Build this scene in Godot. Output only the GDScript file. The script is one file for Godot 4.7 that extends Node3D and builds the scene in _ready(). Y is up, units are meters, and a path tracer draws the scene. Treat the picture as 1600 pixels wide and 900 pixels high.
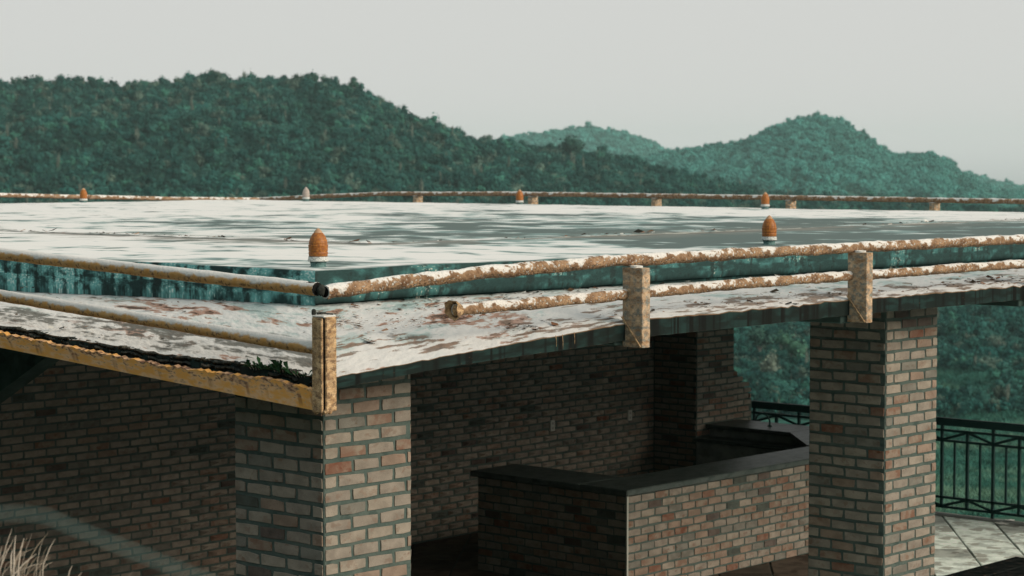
extends Node3D
# Roof pavilion on a hillside under an overcast sky.
# Building frame: u runs along the right-hand eave, v along the left-hand eave, y is height relative to the eye (3.82 m over the terrace).

const EYE := 3.82
const AZ := 42.0
const FLOOR := -3.82

var sa := sin(deg_to_rad(AZ))
var ca := cos(deg_to_rad(AZ))
var bu := 0.0
var bv := 0.0
var by := 0.0
var lut := PackedByteArray()
var mats := {}
var used := {}


# ------------------------------------------------------------------ frames
func G(u: float, v: float, y: float) -> Vector3:
	return Vector3(u * sa - v * ca, y + EYE, -(u * ca + v * sa))

func P(u: float, v: float, y: float) -> Vector3:      # in the axes of the thing under construction
	return Vector3(u - bu, y - by, -(v - bv))

func W(x: float, y: float, z: float) -> Vector3:      # x right, y from the eye, z ahead
	return Vector3(x, y + EYE, -z)

func numbered(called: String) -> String:
	if not used.has(called):
		used[called] = 0
		return called
	used[called] += 1
	return "%s_%03d" % [called, used[called]]

func tag(o: Node, label := "", category := "", group := "", kind := "") -> Node:
	if label: o.set_meta("label", label)
	if category: o.set_meta("category", category)
	if group: o.set_meta("group", group)
	if kind: o.set_meta("kind", kind)
	return o

func thing(called: String, label: String, category: String, u: float, v: float, y: float, group := "") -> Node3D:
	var o := Node3D.new()
	o.name = numbered(called)
	add_child(o, true)
	o.position = G(u, v, y)
	o.rotation.y = deg_to_rad(90.0 - AZ)
	bu = u; bv = v; by = y
	tag(o, label, category, group)
	return o


# ------------------------------------------------------------------ mesh builder
class MB:
	var v := PackedVector3Array()
	var n := PackedVector3Array()
	var t := PackedVector2Array()
	var c := PackedColorArray()
	var i := PackedInt32Array()
	var col := Color(1, 1, 1)

	func put(p: Vector3, nn: Vector3, uv: Vector2) -> int:
		v.append(p); n.append(nn); t.append(uv); c.append(col)
		return v.size() - 1

	func tri(a: Vector3, b: Vector3, d: Vector3, ua := Vector2.ZERO, ub := Vector2.ZERO, ud := Vector2.ZERO) -> void:
		var nn := (b - a).cross(d - a).normalized()
		var k := put(a, nn, ua)
		put(b, nn, ub)
		put(d, nn, ud)
		i.append_array([k, k + 2, k + 1])

	func quad(a: Vector3, b: Vector3, d: Vector3, e: Vector3, ua := Vector2.ZERO, ub := Vector2.ZERO, ud := Vector2.ZERO, ue := Vector2.ZERO) -> void:
		var nn := (d - a).cross(e - b).normalized()
		var k := put(a, nn, ua)
		put(b, nn, ub)
		put(d, nn, ud)
		put(e, nn, ue)
		i.append_array([k, k + 2, k + 1, k, k + 3, k + 2])

	# quad / triangle turned so that it faces away from a point inside
	func qo(a: Vector3, b: Vector3, d: Vector3, e: Vector3, inside: Vector3) -> void:
		if (d - a).cross(e - b).dot((a + b + d + e) * 0.25 - inside) >= 0.0:
			quad(a, b, d, e)
		else:
			quad(a, e, d, b)

	func to(a: Vector3, b: Vector3, d: Vector3, inside: Vector3) -> void:
		if (b - a).cross(d - a).dot((a + b + d) / 3.0 - inside) >= 0.0:
			tri(a, b, d)
		else:
			tri(a, d, b)

	func box(lo: Vector3, hi: Vector3, ch: float) -> void:
		var ctr := (lo + hi) * 0.5
		var h := (hi - lo) * 0.5
		ch = minf(ch, minf(h.x, minf(h.y, h.z)) * 0.8)
		for ax in 3:
			var b := (ax + 1) % 3
			var d := (ax + 2) % 3
			for s in [-1.0, 1.0]:
				var q: Array[Vector3] = []
				for k in [[-1, -1], [1, -1], [1, 1], [-1, 1]]:
					var p := Vector3.ZERO
					p[ax] = s * h[ax]
					p[b] = k[0] * (h[b] - ch)
					p[d] = k[1] * (h[d] - ch)
					q.append(ctr + p)
				qo(q[0], q[1], q[2], q[3], ctr)
			if ch > 0.0:
				for s1 in [-1.0, 1.0]:
					for s2 in [-1.0, 1.0]:
						var e := [Vector3.ZERO, Vector3.ZERO, Vector3.ZERO, Vector3.ZERO]
						for m in 4:
							var p := Vector3.ZERO
							p[ax] = (h[ax] - ch) * (1.0 if m == 1 or m == 2 else -1.0)
							p[b] = s1 * (h[b] if m < 2 else h[b] - ch)
							p[d] = s2 * (h[d] - ch if m < 2 else h[d])
							e[m] = ctr + p
						qo(e[0], e[1], e[2], e[3], ctr)
		if ch > 0.0:
			for sx in [-1.0, 1.0]:
				for sy in [-1.0, 1.0]:
					for sz in [-1.0, 1.0]:
						to(ctr + Vector3(sx * h.x, sy * (h.y - ch), sz * (h.z - ch)), ctr + Vector3(sx * (h.x - ch), sy * h.y, sz * (h.z - ch)), ctr + Vector3(sx * (h.x - ch), sy * (h.y - ch), sz * h.z), ctr)

	# smooth surface through rows of points; up tells which side is the outside
	func grid(rows: Array, uvs: Array, flip := false) -> void:
		var nr := rows.size()
		var nc: int = rows[0].size()
		var k := v.size()
		for r in nr:
			var row: PackedVector3Array = rows[r]
			var ru: PackedVector2Array = uvs[r]
			var r0: PackedVector3Array = rows[maxi(r - 1, 0)]
			var r1: PackedVector3Array = rows[mini(r + 1, nr - 1)]
			for q in nc:
				var du: Vector3 = row[mini(q + 1, nc - 1)] - row[maxi(q - 1, 0)]
				var dv: Vector3 = r1[q] - r0[q]
				var nn := du.cross(dv).normalized()
				put(row[q], -nn if flip else nn, ru[q])
		for r in nr - 1:
			for q in nc - 1:
				var a := k + r * nc + q
				if flip:
					i.append_array([a, a + 1, a + nc + 1, a, a + nc + 1, a + nc])
				else:
					i.append_array([a, a + nc + 1, a + 1, a, a + nc, a + nc + 1])

	func lathe(at: Vector3, prof: Array, seg: int) -> void:
		var rows := []
		var uvs := []
		for p in prof:
			var row := PackedVector3Array()
			var ru := PackedVector2Array()
			for s in seg + 1:
				var a := TAU * s / seg
				row.append(at + Vector3(cos(a) * p[0], p[1], sin(a) * p[0]))
				ru.append(Vector2(float(s) / seg, p[1] * 4.0))
			rows.append(row)
			uvs.append(ru)
		# round the seam: copy normals of first column onto last
		var k := v.size()
		grid(rows, uvs, true)
		for r in prof.size():
			var a := k + r * (seg + 1)
			var nn := (n[a] + n[a + seg]).normalized()
			n[a] = nn
			n[a + seg] = nn

	func tube(pts: PackedVector3Array, rad: Array, seg: int, up := Vector3.UP, v0 := 0.0, caps := true) -> void:
		var rows := []
		var uvs := []
		var run := v0
		for k in pts.size():
			var dir := (pts[mini(k + 1, pts.size() - 1)] - pts[maxi(k - 1, 0)]).normalized()
			var side := dir.cross(up).normalized()
			var top := side.cross(dir).normalized()
			if k > 0: run += pts[k].distance_to(pts[k - 1])
			var row := PackedVector3Array()
			var ru := PackedVector2Array()
			for s in seg + 1:
				var a := TAU * (s % seg) / seg
				var rr: float = rad[k] if not (rad[k] is Array) else rad[k][s % seg]
				row.append(pts[k] + (top * cos(a) + side * sin(a)) * rr)
				ru.append(Vector2(run, float(s) / seg))
			rows.append(row)
			uvs.append(ru)
		var k0 := v.size()
		grid(rows, uvs, true)
		for r in pts.size():
			var a := k0 + r * (seg + 1)
			var nn := (n[a] + n[a + seg]).normalized()
			n[a] = nn
			n[a + seg] = nn
		if caps:
			for e in [0, pts.size() - 1]:
				var row: PackedVector3Array = rows[e]
				var inner: Vector3 = pts[1] if e == 0 else pts[pts.size() - 2]
				for s in seg:
					to(pts[e], row[s], row[s + 1], inner)

	func add(o: MB, x: Transform3D, tint := Color(1, 1, 1)) -> void:
		var k := v.size()
		for q in o.v.size():
			v.append(x * o.v[q])
			n.append((x.basis * o.n[q]).normalized())
			t.append(o.t[q])
			c.append(o.c[q] * tint)
		for q in o.i: i.append(k + q)

	func mesh() -> ArrayMesh:
		var a := []
		a.resize(Mesh.ARRAY_MAX)
		a[Mesh.ARRAY_VERTEX] = v
		a[Mesh.ARRAY_NORMAL] = n
		a[Mesh.ARRAY_TEX_UV] = t
		a[Mesh.ARRAY_COLOR] = c
		a[Mesh.ARRAY_INDEX] = i
		var m := ArrayMesh.new()
		m.add_surface_from_arrays(Mesh.PRIMITIVE_TRIANGLES, a)
		return m


func obj(called: String, m, material: Material, parent: Node = self) -> MeshInstance3D:
	var o := MeshInstance3D.new()
	o.name = numbered(called) if parent == self else called
	o.mesh = m.mesh() if m is MB else m
	o.material_override = material
	parent.add_child(o, true)
	return o

func box_part(called: String, lo: Vector3, hi: Vector3, ch: float, material: Material, parent: Node) -> MeshInstance3D:
	var m := MB.new()
	m.box(lo.min(hi), lo.max(hi), ch)
	return obj(called, m, material, parent)


# ------------------------------------------------------------------ textures
func nz(w: int, h: int, freq: float, sd: int, oct := 4, kind := FastNoiseLite.TYPE_SIMPLEX_SMOOTH, seamless := true) -> PackedByteArray:
	var f := FastNoiseLite.new()
	f.noise_type = kind
	f.seed = sd
	f.frequency = freq
	f.fractal_octaves = oct
	f.fractal_gain = 0.55
	var im: Image = f.get_seamless_image(w, h) if seamless else f.get_image(w, h)
	im.convert(Image.FORMAT_L8)
	return im.get_data()

func ss(a: float, b: float, x: float) -> float:
	var t := clampf((x - a) / (b - a), 0.0, 1.0)
	return t * t * (3.0 - 2.0 * t)

func px3(out: PackedByteArray, at: int, c: Vector3) -> void:
	out[at] = lut[clampi(int(c.x * 4095.0), 0, 4095)]
	out[at + 1] = lut[clampi(int(c.y * 4095.0), 0, 4095)]
	out[at + 2] = lut[clampi(int(c.z * 4095.0), 0, 4095)]

func tex(w: int, h: int, data: PackedByteArray) -> ImageTexture:
	return ImageTexture.create_from_image(Image.create_from_data(w, h, false, Image.FORMAT_RGB8, data))

func grey_tex(w: int, h: int, data: PackedByteArray) -> ImageTexture:
	return ImageTexture.create_from_image(Image.create_from_data(w, h, false, Image.FORMAT_L8, data))

func lin(r: float, g: float, b: float) -> Color:
	return Color(r, g, b).linear_to_srgb()

func mat(called: String, colour: Color, rough := 0.9, map: Texture2D = null, scale := 0.0, bump: Texture2D = null, relief := 0.0) -> StandardMaterial3D:
	var m := StandardMaterial3D.new()
	m.resource_name = called
	m.albedo_color = colour
	m.roughness = rough
	m.metallic_specular = 0.3
	if map: m.albedo_texture = map
	if bump:
		m.heightmap_enabled = true
		m.heightmap_texture = bump
		m.heightmap_scale = relief
	if scale > 0.0:
		m.uv1_triplanar = true
		m.uv1_world_triplanar = true
		m.uv1_scale = Vector3.ONE * scale
	mats[called] = m
	return m

# two colours mixed by noise, with blotches of a third and specks of a fourth
func blotch(sz: int, sd: int, f1: float, a: Vector3, b: Vector3, f2: float, cut: float, d: Vector3, speck := 1.0, e := Vector3.ZERO) -> ImageTexture:
	var n1 := nz(sz, sz, f1, sd, 5)
	var n2 := nz(sz, sz, f2, sd + 7, 4)
	var n3 := nz(sz, sz, 0.16, sd + 13, 2)
	var out := PackedByteArray()
	out.resize(sz * sz * 3)
	for k in sz * sz:
		var x := n1[k] / 255.0
		var c := a.lerp(b, ss(0.25, 0.75, x))
		c = c.lerp(d, ss(cut, cut + 0.13, n2[k] / 255.0) * 0.9)
		var s := n3[k] / 255.0
		c *= 0.86 + 0.28 * s
		if s > speck: c = c.lerp(e, 0.8)
		px3(out, k * 3, c)
	return tex(sz, sz, out)


func make_materials() -> void:
	lut.resize(4096)
	for k in 4096:
		lut[k] = int(round(Color(k / 4095.0, 0, 0).linear_to_srgb().r * 255.0))
	var fine := grey_tex(512, 512, nz(512, 512, 0.03, 5, 5))
	var rough := grey_tex(512, 512, nz(512, 512, 0.012, 9, 6))
	# bricks
	var tan_t := blotch(512, 21, 0.012, Vector3(0.195, 0.172, 0.145), Vector3(0.275, 0.245, 0.208), 0.014, 0.70, Vector3(0.17, 0.115, 0.085), 0.80, Vector3(0.10, 0.10, 0.09))
	var red_t := blotch(512, 33, 0.014, Vector3(0.175, 0.10, 0.075), Vector3(0.23, 0.175, 0.14), 0.012, 0.60, Vector3(0.15, 0.07, 0.047), 0.82, Vector3(0.08, 0.07, 0.06))
	var dark_t := blotch(512, 45, 0.012, Vector3(0.085, 0.065, 0.056), Vector3(0.12, 0.10, 0.088), 0.014, 0.66, Vector3(0.06, 0.055, 0.052))
	for q in [["brick_tan", tan_t, 1.0, 1.0, 1.0], ["brick_pale", tan_t, 1.12, 1.12, 1.1], ["brick_pink", tan_t, 1.0, 0.86, 0.8], ["brick_grey", tan_t, 0.72, 0.78, 0.8], ["brick_stain", red_t, 1.1, 1.25, 1.25], ["brick_red", red_t, 0.95, 0.85, 0.8], ["brick_dark", dark_t, 1.0, 1.0, 1.0], ["brick_moss", dark_t, 0.75, 1.05, 1.05]]:
		mat(q[0], Color(pow(q[2], 0.45), pow(q[3], 0.45), pow(q[4], 0.45)), 0.92, q[1], 1.25, fine, 0.22)
	var mort := blotch(256, 51, 0.02, Vector3(0.062, 0.092, 0.084), Vector3(0.095, 0.125, 0.112), 0.02, 0.7, Vector3(0.04, 0.065, 0.06))
	mat("mortar", Color.WHITE, 0.97, mort, 1.6, fine, 0.3)
	# concrete
	mat("dark_concrete", Color.WHITE, 0.93, blotch(256, 61, 0.02, Vector3(0.035, 0.065, 0.06), Vector3(0.07, 0.11, 0.10), 0.015, 0.68, Vector3(0.02, 0.03, 0.03)), 0.7, rough, 0.4)
	mat("counter_stone", Color.WHITE, 0.42, blotch(256, 63, 0.02, Vector3(0.04, 0.058, 0.055), Vector3(0.08, 0.10, 0.095), 0.02, 0.62, Vector3(0.028, 0.04, 0.038)), 1.1, fine, 0.15)
	mat("stucco", Color.WHITE, 0.95, blotch(256, 64, 0.02, Vector3(0.22, 0.24, 0.23), Vector3(0.32, 0.34, 0.32), 0.02, 0.62, Vector3(0.15, 0.16, 0.15)), 0.9, fine, 0.25)
	mat("bitumen", Color.WHITE, 0.85, blotch(256, 65, 0.03, Vector3(0.014, 0.018, 0.016), Vector3(0.05, 0.055, 0.048), 0.03, 0.66, Vector3(0.14, 0.12, 0.09)), 1.4, rough, 0.9)
	var tiles := blotch(512, 71, 0.012, Vector3(0.32, 0.345, 0.335), Vector3(0.53, 0.565, 0.545), 0.009, 0.60, Vector3(0.22, 0.215, 0.20), 0.86, Vector3(0.07, 0.07, 0.07))
	mat("tile_a", Color(1.28, 1.32, 1.31), 0.8, tiles, 0.6, fine, 0.15)
	mat("tile_b", Color(0.98, 1.0, 0.99), 0.8, tiles, 0.55, fine, 0.15)
	mat("tile_c", Color(1.32, 1.36, 1.35), 0.8, tiles, 0.66, fine, 0.15)
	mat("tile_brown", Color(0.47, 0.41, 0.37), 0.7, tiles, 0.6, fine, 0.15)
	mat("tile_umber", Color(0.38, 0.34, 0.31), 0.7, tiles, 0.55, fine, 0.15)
	mat("tile_bed", lin(0.07, 0.085, 0.08), 0.95)
	# painted, rusted steel
	mat("post_paint", Color.WHITE, 0.85, blotch(512, 81, 0.014, Vector3(0.24, 0.14, 0.07), Vector3(0.66, 0.48, 0.31), 0.020, 0.47, Vector3(0.17, 0.19, 0.175), 0.70, Vector3(0.60, 0.61, 0.57)), 2.3, rough, 0.5)
	mat("post_plain", Color.WHITE, 0.85, blotch(512, 83, 0.02, Vector3(0.44, 0.27, 0.13), Vector3(0.76, 0.54, 0.31), 0.02, 0.52, Vector3(0.20, 0.13, 0.08), 0.62, Vector3(0.11, 0.08, 0.055)), 2.6, rough, 0.4)
	mat("lichen", Color.WHITE, 0.97, blotch(256, 85, 0.03, Vector3(0.5, 0.5, 0.47), Vector3(0.66, 0.66, 0.63), 0.03, 0.66, Vector3(0.3, 0.3, 0.27)), 5.0, rough, 0.6)
	mat("green_iron", lin(0.018, 0.052, 0.050), 0.6)
	mat("char_wood", Color.WHITE, 0.9, blotch(256, 87, 0.03, Vector3(0.006, 0.009, 0.009), Vector3(0.016, 0.018, 0.017), 0.03, 0.70, Vector3(0.07, 0.05, 0.04)), 1.2, rough, 1.2)
	mats["char_wood"].metallic_specular = 0.0
	mat("hole", lin(0.008, 0.008, 0.008), 1.0)
	mat("plate", lin(0.42, 0.44, 0.40), 0.5)
	mat("socket_face", lin(0.27, 0.27, 0.25), 0.5)
	mat("paper", lin(0.7, 0.72, 0.7), 0.9)
	# beacons
	var globe := blotch(256, 91, 0.03, Vector3(0.25, 0.08, 0.018), Vector3(0.44, 0.165, 0.025), 0.03, 0.60, Vector3(0.20, 0.075, 0.025), 0.79, Vector3(0.55, 0.45, 0.36))
	var gm := mat("amber", Color.WHITE, 0.6, globe, 7.0, fine, 0.12)
	gm.clearcoat_enabled = true
	gm.clearcoat = 0.25
	gm.clearcoat_roughness = 0.4
	mat("amber_cap", lin(0.50, 0.32, 0.2), 0.7, blotch(256, 92, 0.03, Vector3(0.8, 0.8, 0.8), Vector3(1, 1, 1), 0.03, 0.7, Vector3(0.65, 0.6, 0.55)), 7.0)
	mat("grey_globe", Color.WHITE, 0.5, blotch(256, 93, 0.03, Vector3(0.30, 0.25, 0.22), Vector3(0.42, 0.37, 0.34), 0.03, 0.66, Vector3(0.5, 0.5, 0.48)), 7.0)
	mat("collar", Color.WHITE, 0.7, blotch(256, 94, 0.03, Vector3(0.5, 0.53, 0.52), Vector3(0.68, 0.7, 0.68), 0.03, 0.6, Vector3(0.2, 0.23, 0.22)), 7.0)
	mat("socket", Color.WHITE, 0.7, blotch(256, 95, 0.03, Vector3(0.07, 0.15, 0.15), Vector3(0.14, 0.24, 0.24), 0.03, 0.66, Vector3(0.04, 0.07, 0.07)), 7.0)
	# nature
	var leaf := mat("leaf", Color.WHITE, 0.9)
	leaf.vertex_color_use_as_albedo = true
	leaf.metallic_specular = 0.15
	var tuft := mat("tuft", Color.WHITE, 0.95)
	tuft.vertex_color_use_as_albedo = true
	tuft.metallic_specular = 0.1
	mat("bark", lin(0.19, 0.18, 0.16), 0.95)
	mat("hill_soil", Color.WHITE, 1.0, blotch(512, 99, 0.01, Vector3(0.022, 0.075, 0.064), Vector3(0.04, 0.115, 0.095), 0.012, 0.64, Vector3(0.075, 0.15, 0.11)), 0.02)
	mats["hill_soil"].metallic_specular = 0.0
	mat("bank_soil", Color.WHITE, 1.0, blotch(256, 97, 0.02, Vector3(0.03, 0.036, 0.025), Vector3(0.06, 0.06, 0.04), 0.02, 0.6, Vector3(0.09, 0.08, 0.055)), 0.5)
	# roof skins
	roof_skins()


func roof_skins() -> void:
	var white := Vector3(0.75, 0.75, 0.735)
	var rough := grey_tex(512, 512, nz(512, 512, 0.012, 119, 6))
	# slab top: 15.3 x 18.1 m; white paint with algae stains, worn membrane and two joints
	var w := 1536
	var h := 1536
	var a := nz(w, h, 0.006, 201, 6, FastNoiseLite.TYPE_SIMPLEX_SMOOTH, false)
	var b := nz(w, h, 0.02, 202, 5, FastNoiseLite.TYPE_SIMPLEX_SMOOTH, false)
	var d := nz(w, h, 0.0025, 203, 3, FastNoiseLite.TYPE_SIMPLEX_SMOOTH, false)
	var out := PackedByteArray()
	out.resize(w * h * 3)
	for y in h:
		var v := 8.825 + 18.1 * y / h
		for x in w:
			var u := 8.2 + 15.3 * x / w
			var k := y * w + x
			var n1 := a[k] / 255.0
			var n2 := b[k] / 255.0
			var n3 := d[k] / 255.0
			var c := white * (0.95 + 0.08 * n2)
			var wet := ss(10.6, 13.0, u) * (1.0 - ss(10.8, 16.5, v)) * 1.0 + 0.50 * ss(11.5, 14.0, u) * (1.0 - ss(15.5, 20.0, v)) + 0.30
			wet *= 1.0 - ss(18.8, 21.0, u)
			wet *= 1.0 - 0.8 * ss(18.0, 22.0, v)
			var m := n1 * 0.5 + n3 * 0.25 + n2 * 0.25 + (wet - 0.46) * 0.30
			# thin wash first, then the dark growth inside it
			c = c.lerp(Vector3(0.43, 0.52, 0.51), ss(0.40, 0.68, m + (n2 - 0.5) * 0.35) * 0.9)
			c = c.lerp(Vector3(0.15, 0.245, 0.24), ss(0.52, 0.74, m + (n2 - 0.5) * 0.55) * 0.85)
			c = c.lerp(Vector3(0.085, 0.115, 0.108), ss(0.64, 0.80, m + (n1 - 0.5) * 0.4 + (n2 - 0.5) * 0.2) * 0.85)
			# joints, about 2.7 m in from each edge
			var j := minf(absf(u - 11.2 - 0.30 * (n3 - 0.5)) + (0.0 if v > 11.2 else 9.0), absf(v - 11.35 - 0.30 * (n3 - 0.5)) + (0.0 if u > 11.1 else 9.0))
			c = c.lerp(Vector3(0.22, 0.20, 0.175).lerp(Vector3(0.08, 0.075, 0.06), n2), (1.0 - ss(0.03, 0.10 + 0.25 * n2, j)) * ss(0.25, 0.6, n1 + 0.15) * 0.9)
			c = c.lerp(Vector3(0.20, 0.21, 0.19), (1.0 - ss(0.1, 0.9, j)) * ss(0.44, 0.62, n1 * 0.5 + n2 * 0.5) * 0.75)
			# dirty rim
			var e := minf(u - 8.2, v - 8.825)
			c = c.lerp(Vector3(0.05, 0.10, 0.095).lerp(Vector3(0.2, 0.27, 0.26), n1), (1.0 - ss(0.01, 0.03 + 0.5 * n2 * n2 * n1 * 2.0, e)) * 0.92)
			# specks
			if n2 > 0.80: c = c.lerp(Vector3(0.12, 0.15, 0.14), ss(0.80, 0.86, n2))
			px3(out, k * 3, c)
	mat("slab_top", Color.WHITE, 0.9, tex(w, h, out), 0.0)
	# slab sides: vertical run-down streaks
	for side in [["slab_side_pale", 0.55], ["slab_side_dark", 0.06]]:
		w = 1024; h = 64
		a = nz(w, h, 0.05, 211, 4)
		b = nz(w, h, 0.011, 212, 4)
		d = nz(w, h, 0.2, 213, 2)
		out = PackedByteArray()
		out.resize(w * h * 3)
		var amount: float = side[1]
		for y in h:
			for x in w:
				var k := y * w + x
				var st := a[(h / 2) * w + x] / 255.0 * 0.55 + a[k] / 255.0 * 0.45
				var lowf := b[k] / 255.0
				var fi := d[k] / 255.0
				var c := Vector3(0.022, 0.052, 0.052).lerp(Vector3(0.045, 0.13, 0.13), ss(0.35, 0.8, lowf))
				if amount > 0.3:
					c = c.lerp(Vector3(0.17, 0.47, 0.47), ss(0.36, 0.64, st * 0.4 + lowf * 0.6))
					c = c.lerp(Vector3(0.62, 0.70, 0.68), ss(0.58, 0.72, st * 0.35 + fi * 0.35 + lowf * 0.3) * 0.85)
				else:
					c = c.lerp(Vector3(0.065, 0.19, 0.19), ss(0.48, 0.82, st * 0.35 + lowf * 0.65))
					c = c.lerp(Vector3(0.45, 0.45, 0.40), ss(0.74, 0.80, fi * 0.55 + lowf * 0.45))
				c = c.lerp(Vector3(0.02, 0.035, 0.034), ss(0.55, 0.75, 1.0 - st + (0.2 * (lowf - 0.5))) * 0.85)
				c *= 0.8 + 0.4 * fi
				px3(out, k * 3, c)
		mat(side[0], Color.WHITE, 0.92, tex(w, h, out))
	# sloping eaves skins
	for left in [false, true]:
		w = 2048; h = 256
		a = nz(w, h, 0.012, 221 + int(left), 5)
		b = nz(w, h, 0.05, 223 + int(left), 4)
		d = nz(w, h, 0.005, 225 + int(left), 4)
		var e := nz(w, h, 0.02, 227 + int(left), 5)
		out = PackedByteArray()
		out.resize(w * h * 3)
		for y in h:
			var q := float(y) / h
			for x in w:
				var k := y * w + x
				var along := 10.24 * x / w           # metres from the corner
				var n1 := a[y * w + (x * 2) / 3] / 255.0
				var n2 := b[k] / 255.0
				var n3 := d[k] / 255.0
				var n4 := e[y * w + x / 2] / 255.0
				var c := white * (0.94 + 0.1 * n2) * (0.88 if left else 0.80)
				var n5 := b[y * w + x / 4] / 255.0                 # drawn out along the eave
				var grime := ss(0.46, 0.66, n1 * 0.4 + n4 * 0.25 + n3 * 0.35 + 0.10 * (1.0 - q) - 0.05 + (n2 - 0.5) * 0.25)
				c = c.lerp(Vector3(0.36, 0.47, 0.46), grime * 0.8 * (1.0 - 0.7 * ss(0.62, 0.85, q)))
				c = c.lerp(Vector3(0.12, 0.2, 0.19), ss(0.60, 0.74, n1 * 0.35 + n5 * 0.4 + n3 * 0.25) * 0.7)
				var near := 1.0 - ss(1.3, 2.4, along)
				var heap := 1.0 - ss(0.15, 0.6, absf(along - 1.25)) if not left else 1.0 - ss(0.3, 1.0, absf(along - 1.5))
				var br := n4 * 0.55 + n5 * 0.25 + n2 * 0.2 + 0.16 * heap * (1.0 - ss(0.15, 0.5, absf(q - 0.42)))
				c = c.lerp(Vector3(0.33, 0.165, 0.105), ss(0.60, 0.70, br) * 0.85 * (0.25 + 0.75 * near))
				c = c.lerp(Vector3(0.06, 0.04, 0.03), ss(0.74, 0.80, br) * 0.9)
				if left:
					var worn := ss(0.50, 0.64, n1 * 0.25 + n3 * 0.25 + n5 * 0.3 + n2 * 0.2 + 0.15 * ss(0.5, 0.68, q) * (1.0 - ss(0.86, 0.98, q)) - 0.04)
					c = c.lerp(Vector3(0.125, 0.125, 0.112), worn * ss(0.45, 0.62, q) * 0.92)
				else:
					var strip := ss(0.58, 0.80, q) * (0.35 + 0.65 * ss(1.4, 4.2, along))
					var fl := ss(0.575, 0.655, n5 * 0.42 + n4 * 0.26 + n2 * 0.12 + n3 * 0.2 + 0.12 * strip - 0.02)
					c = c.lerp(Vector3(0.07, 0.055, 0.045).lerp(Vector3(0.27, 0.20, 0.155), n2), fl * 0.9 * (0.2 + 0.8 * ss(0.3, 0.6, q)))
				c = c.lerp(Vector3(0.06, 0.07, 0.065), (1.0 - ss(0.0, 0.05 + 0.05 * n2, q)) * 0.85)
				px3(out, k * 3, c)
		var m := mat("skirt_left" if left else "skirt_right", Color.WHITE, 0.92, tex(w, h, out))
		m.heightmap_enabled = true
		m.heightmap_texture = grey_tex(w, h, b)
		m.heightmap_scale = 0.5
	# edge of the eaves under the drip
	w = 1024; h = 64
	a = nz(w, h, 0.06, 231, 4)
	b = nz(w, h, 0.012, 232, 4)
	out = PackedByteArray()
	out.resize(w * h * 3)
	for y in h:
		for x in w:
			var k := y * w + x
			var st := a[(h / 2) * w + x] / 255.0
			var c := Vector3(0.014, 0.026, 0.024).lerp(Vector3(0.022, 0.055, 0.052), ss(0.4, 0.8, b[k] / 255.0))
			c = c.lerp(Vector3(0.009, 0.012, 0.011), ss(0.5, 0.75, st))
			c = c.lerp(Vector3(0.16, 0.10, 0.05), ss(0.88, 0.93, a[k] / 255.0))
			c *= 0.62
			c = c.lerp(Vector3(0.32, 0.2, 0.12), (1.0 - ss(0.0, 0.08, float(y) / h)) * 0.7)
			px3(out, k * 3, c)
	mat("eave_edge", Color.WHITE, 0.92, tex(w, h, out))
	# yellow board
	w = 1024; h = 64
	a = nz(w, h, 0.03, 241, 5)
	b = nz(w, h, 0.09, 242, 3)
	d = nz(w, h, 0.008, 243, 3)
	out = PackedByteArray()
	out.resize(w * h * 3)
	for y in h:
		var q := float(y) / h
		for x in w:
			var k := y * w + x
			var n1 := a[k] / 255.0
			var n2 := b[k] / 255.0
			var c := Vector3(0.92, 0.47, 0.13).lerp(Vector3(0.92, 0.58, 0.33), ss(0.3, 0.7, n1))
			c = c.lerp(Vector3(0.50, 0.30, 0.19), ss(0.5, 0.68, n1 * 0.5 + n2 * 0.3 + 0.24 * (1.0 - q) - 0.07 + 0.2 * (d[k] / 255.0 - 0.5)) * 0.8)
			c = c.lerp(Vector3(0.13, 0.06, 0.035), ss(0.66, 0.78, n2 * 0.5 + n1 * 0.35 + 0.22 * (1.0 - q)) * 0.85)
			c = c.lerp(Vector3(0.55, 0.52, 0.48), ss(0.80, 0.86, n2) * 0.6)
			c = c.lerp(Vector3(0.26, 0.10, 0.035), ss(0.64, 0.8, a[(h / 2) * w + x] / 255.0) * 0.55 * ss(0.2, 0.5, q) * (1.0 - ss(0.7, 1.0, q)))
			px3(out, k * 3, c)
	mat("yellow_board", Color.WHITE, 0.8, tex(w, h, out))
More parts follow.
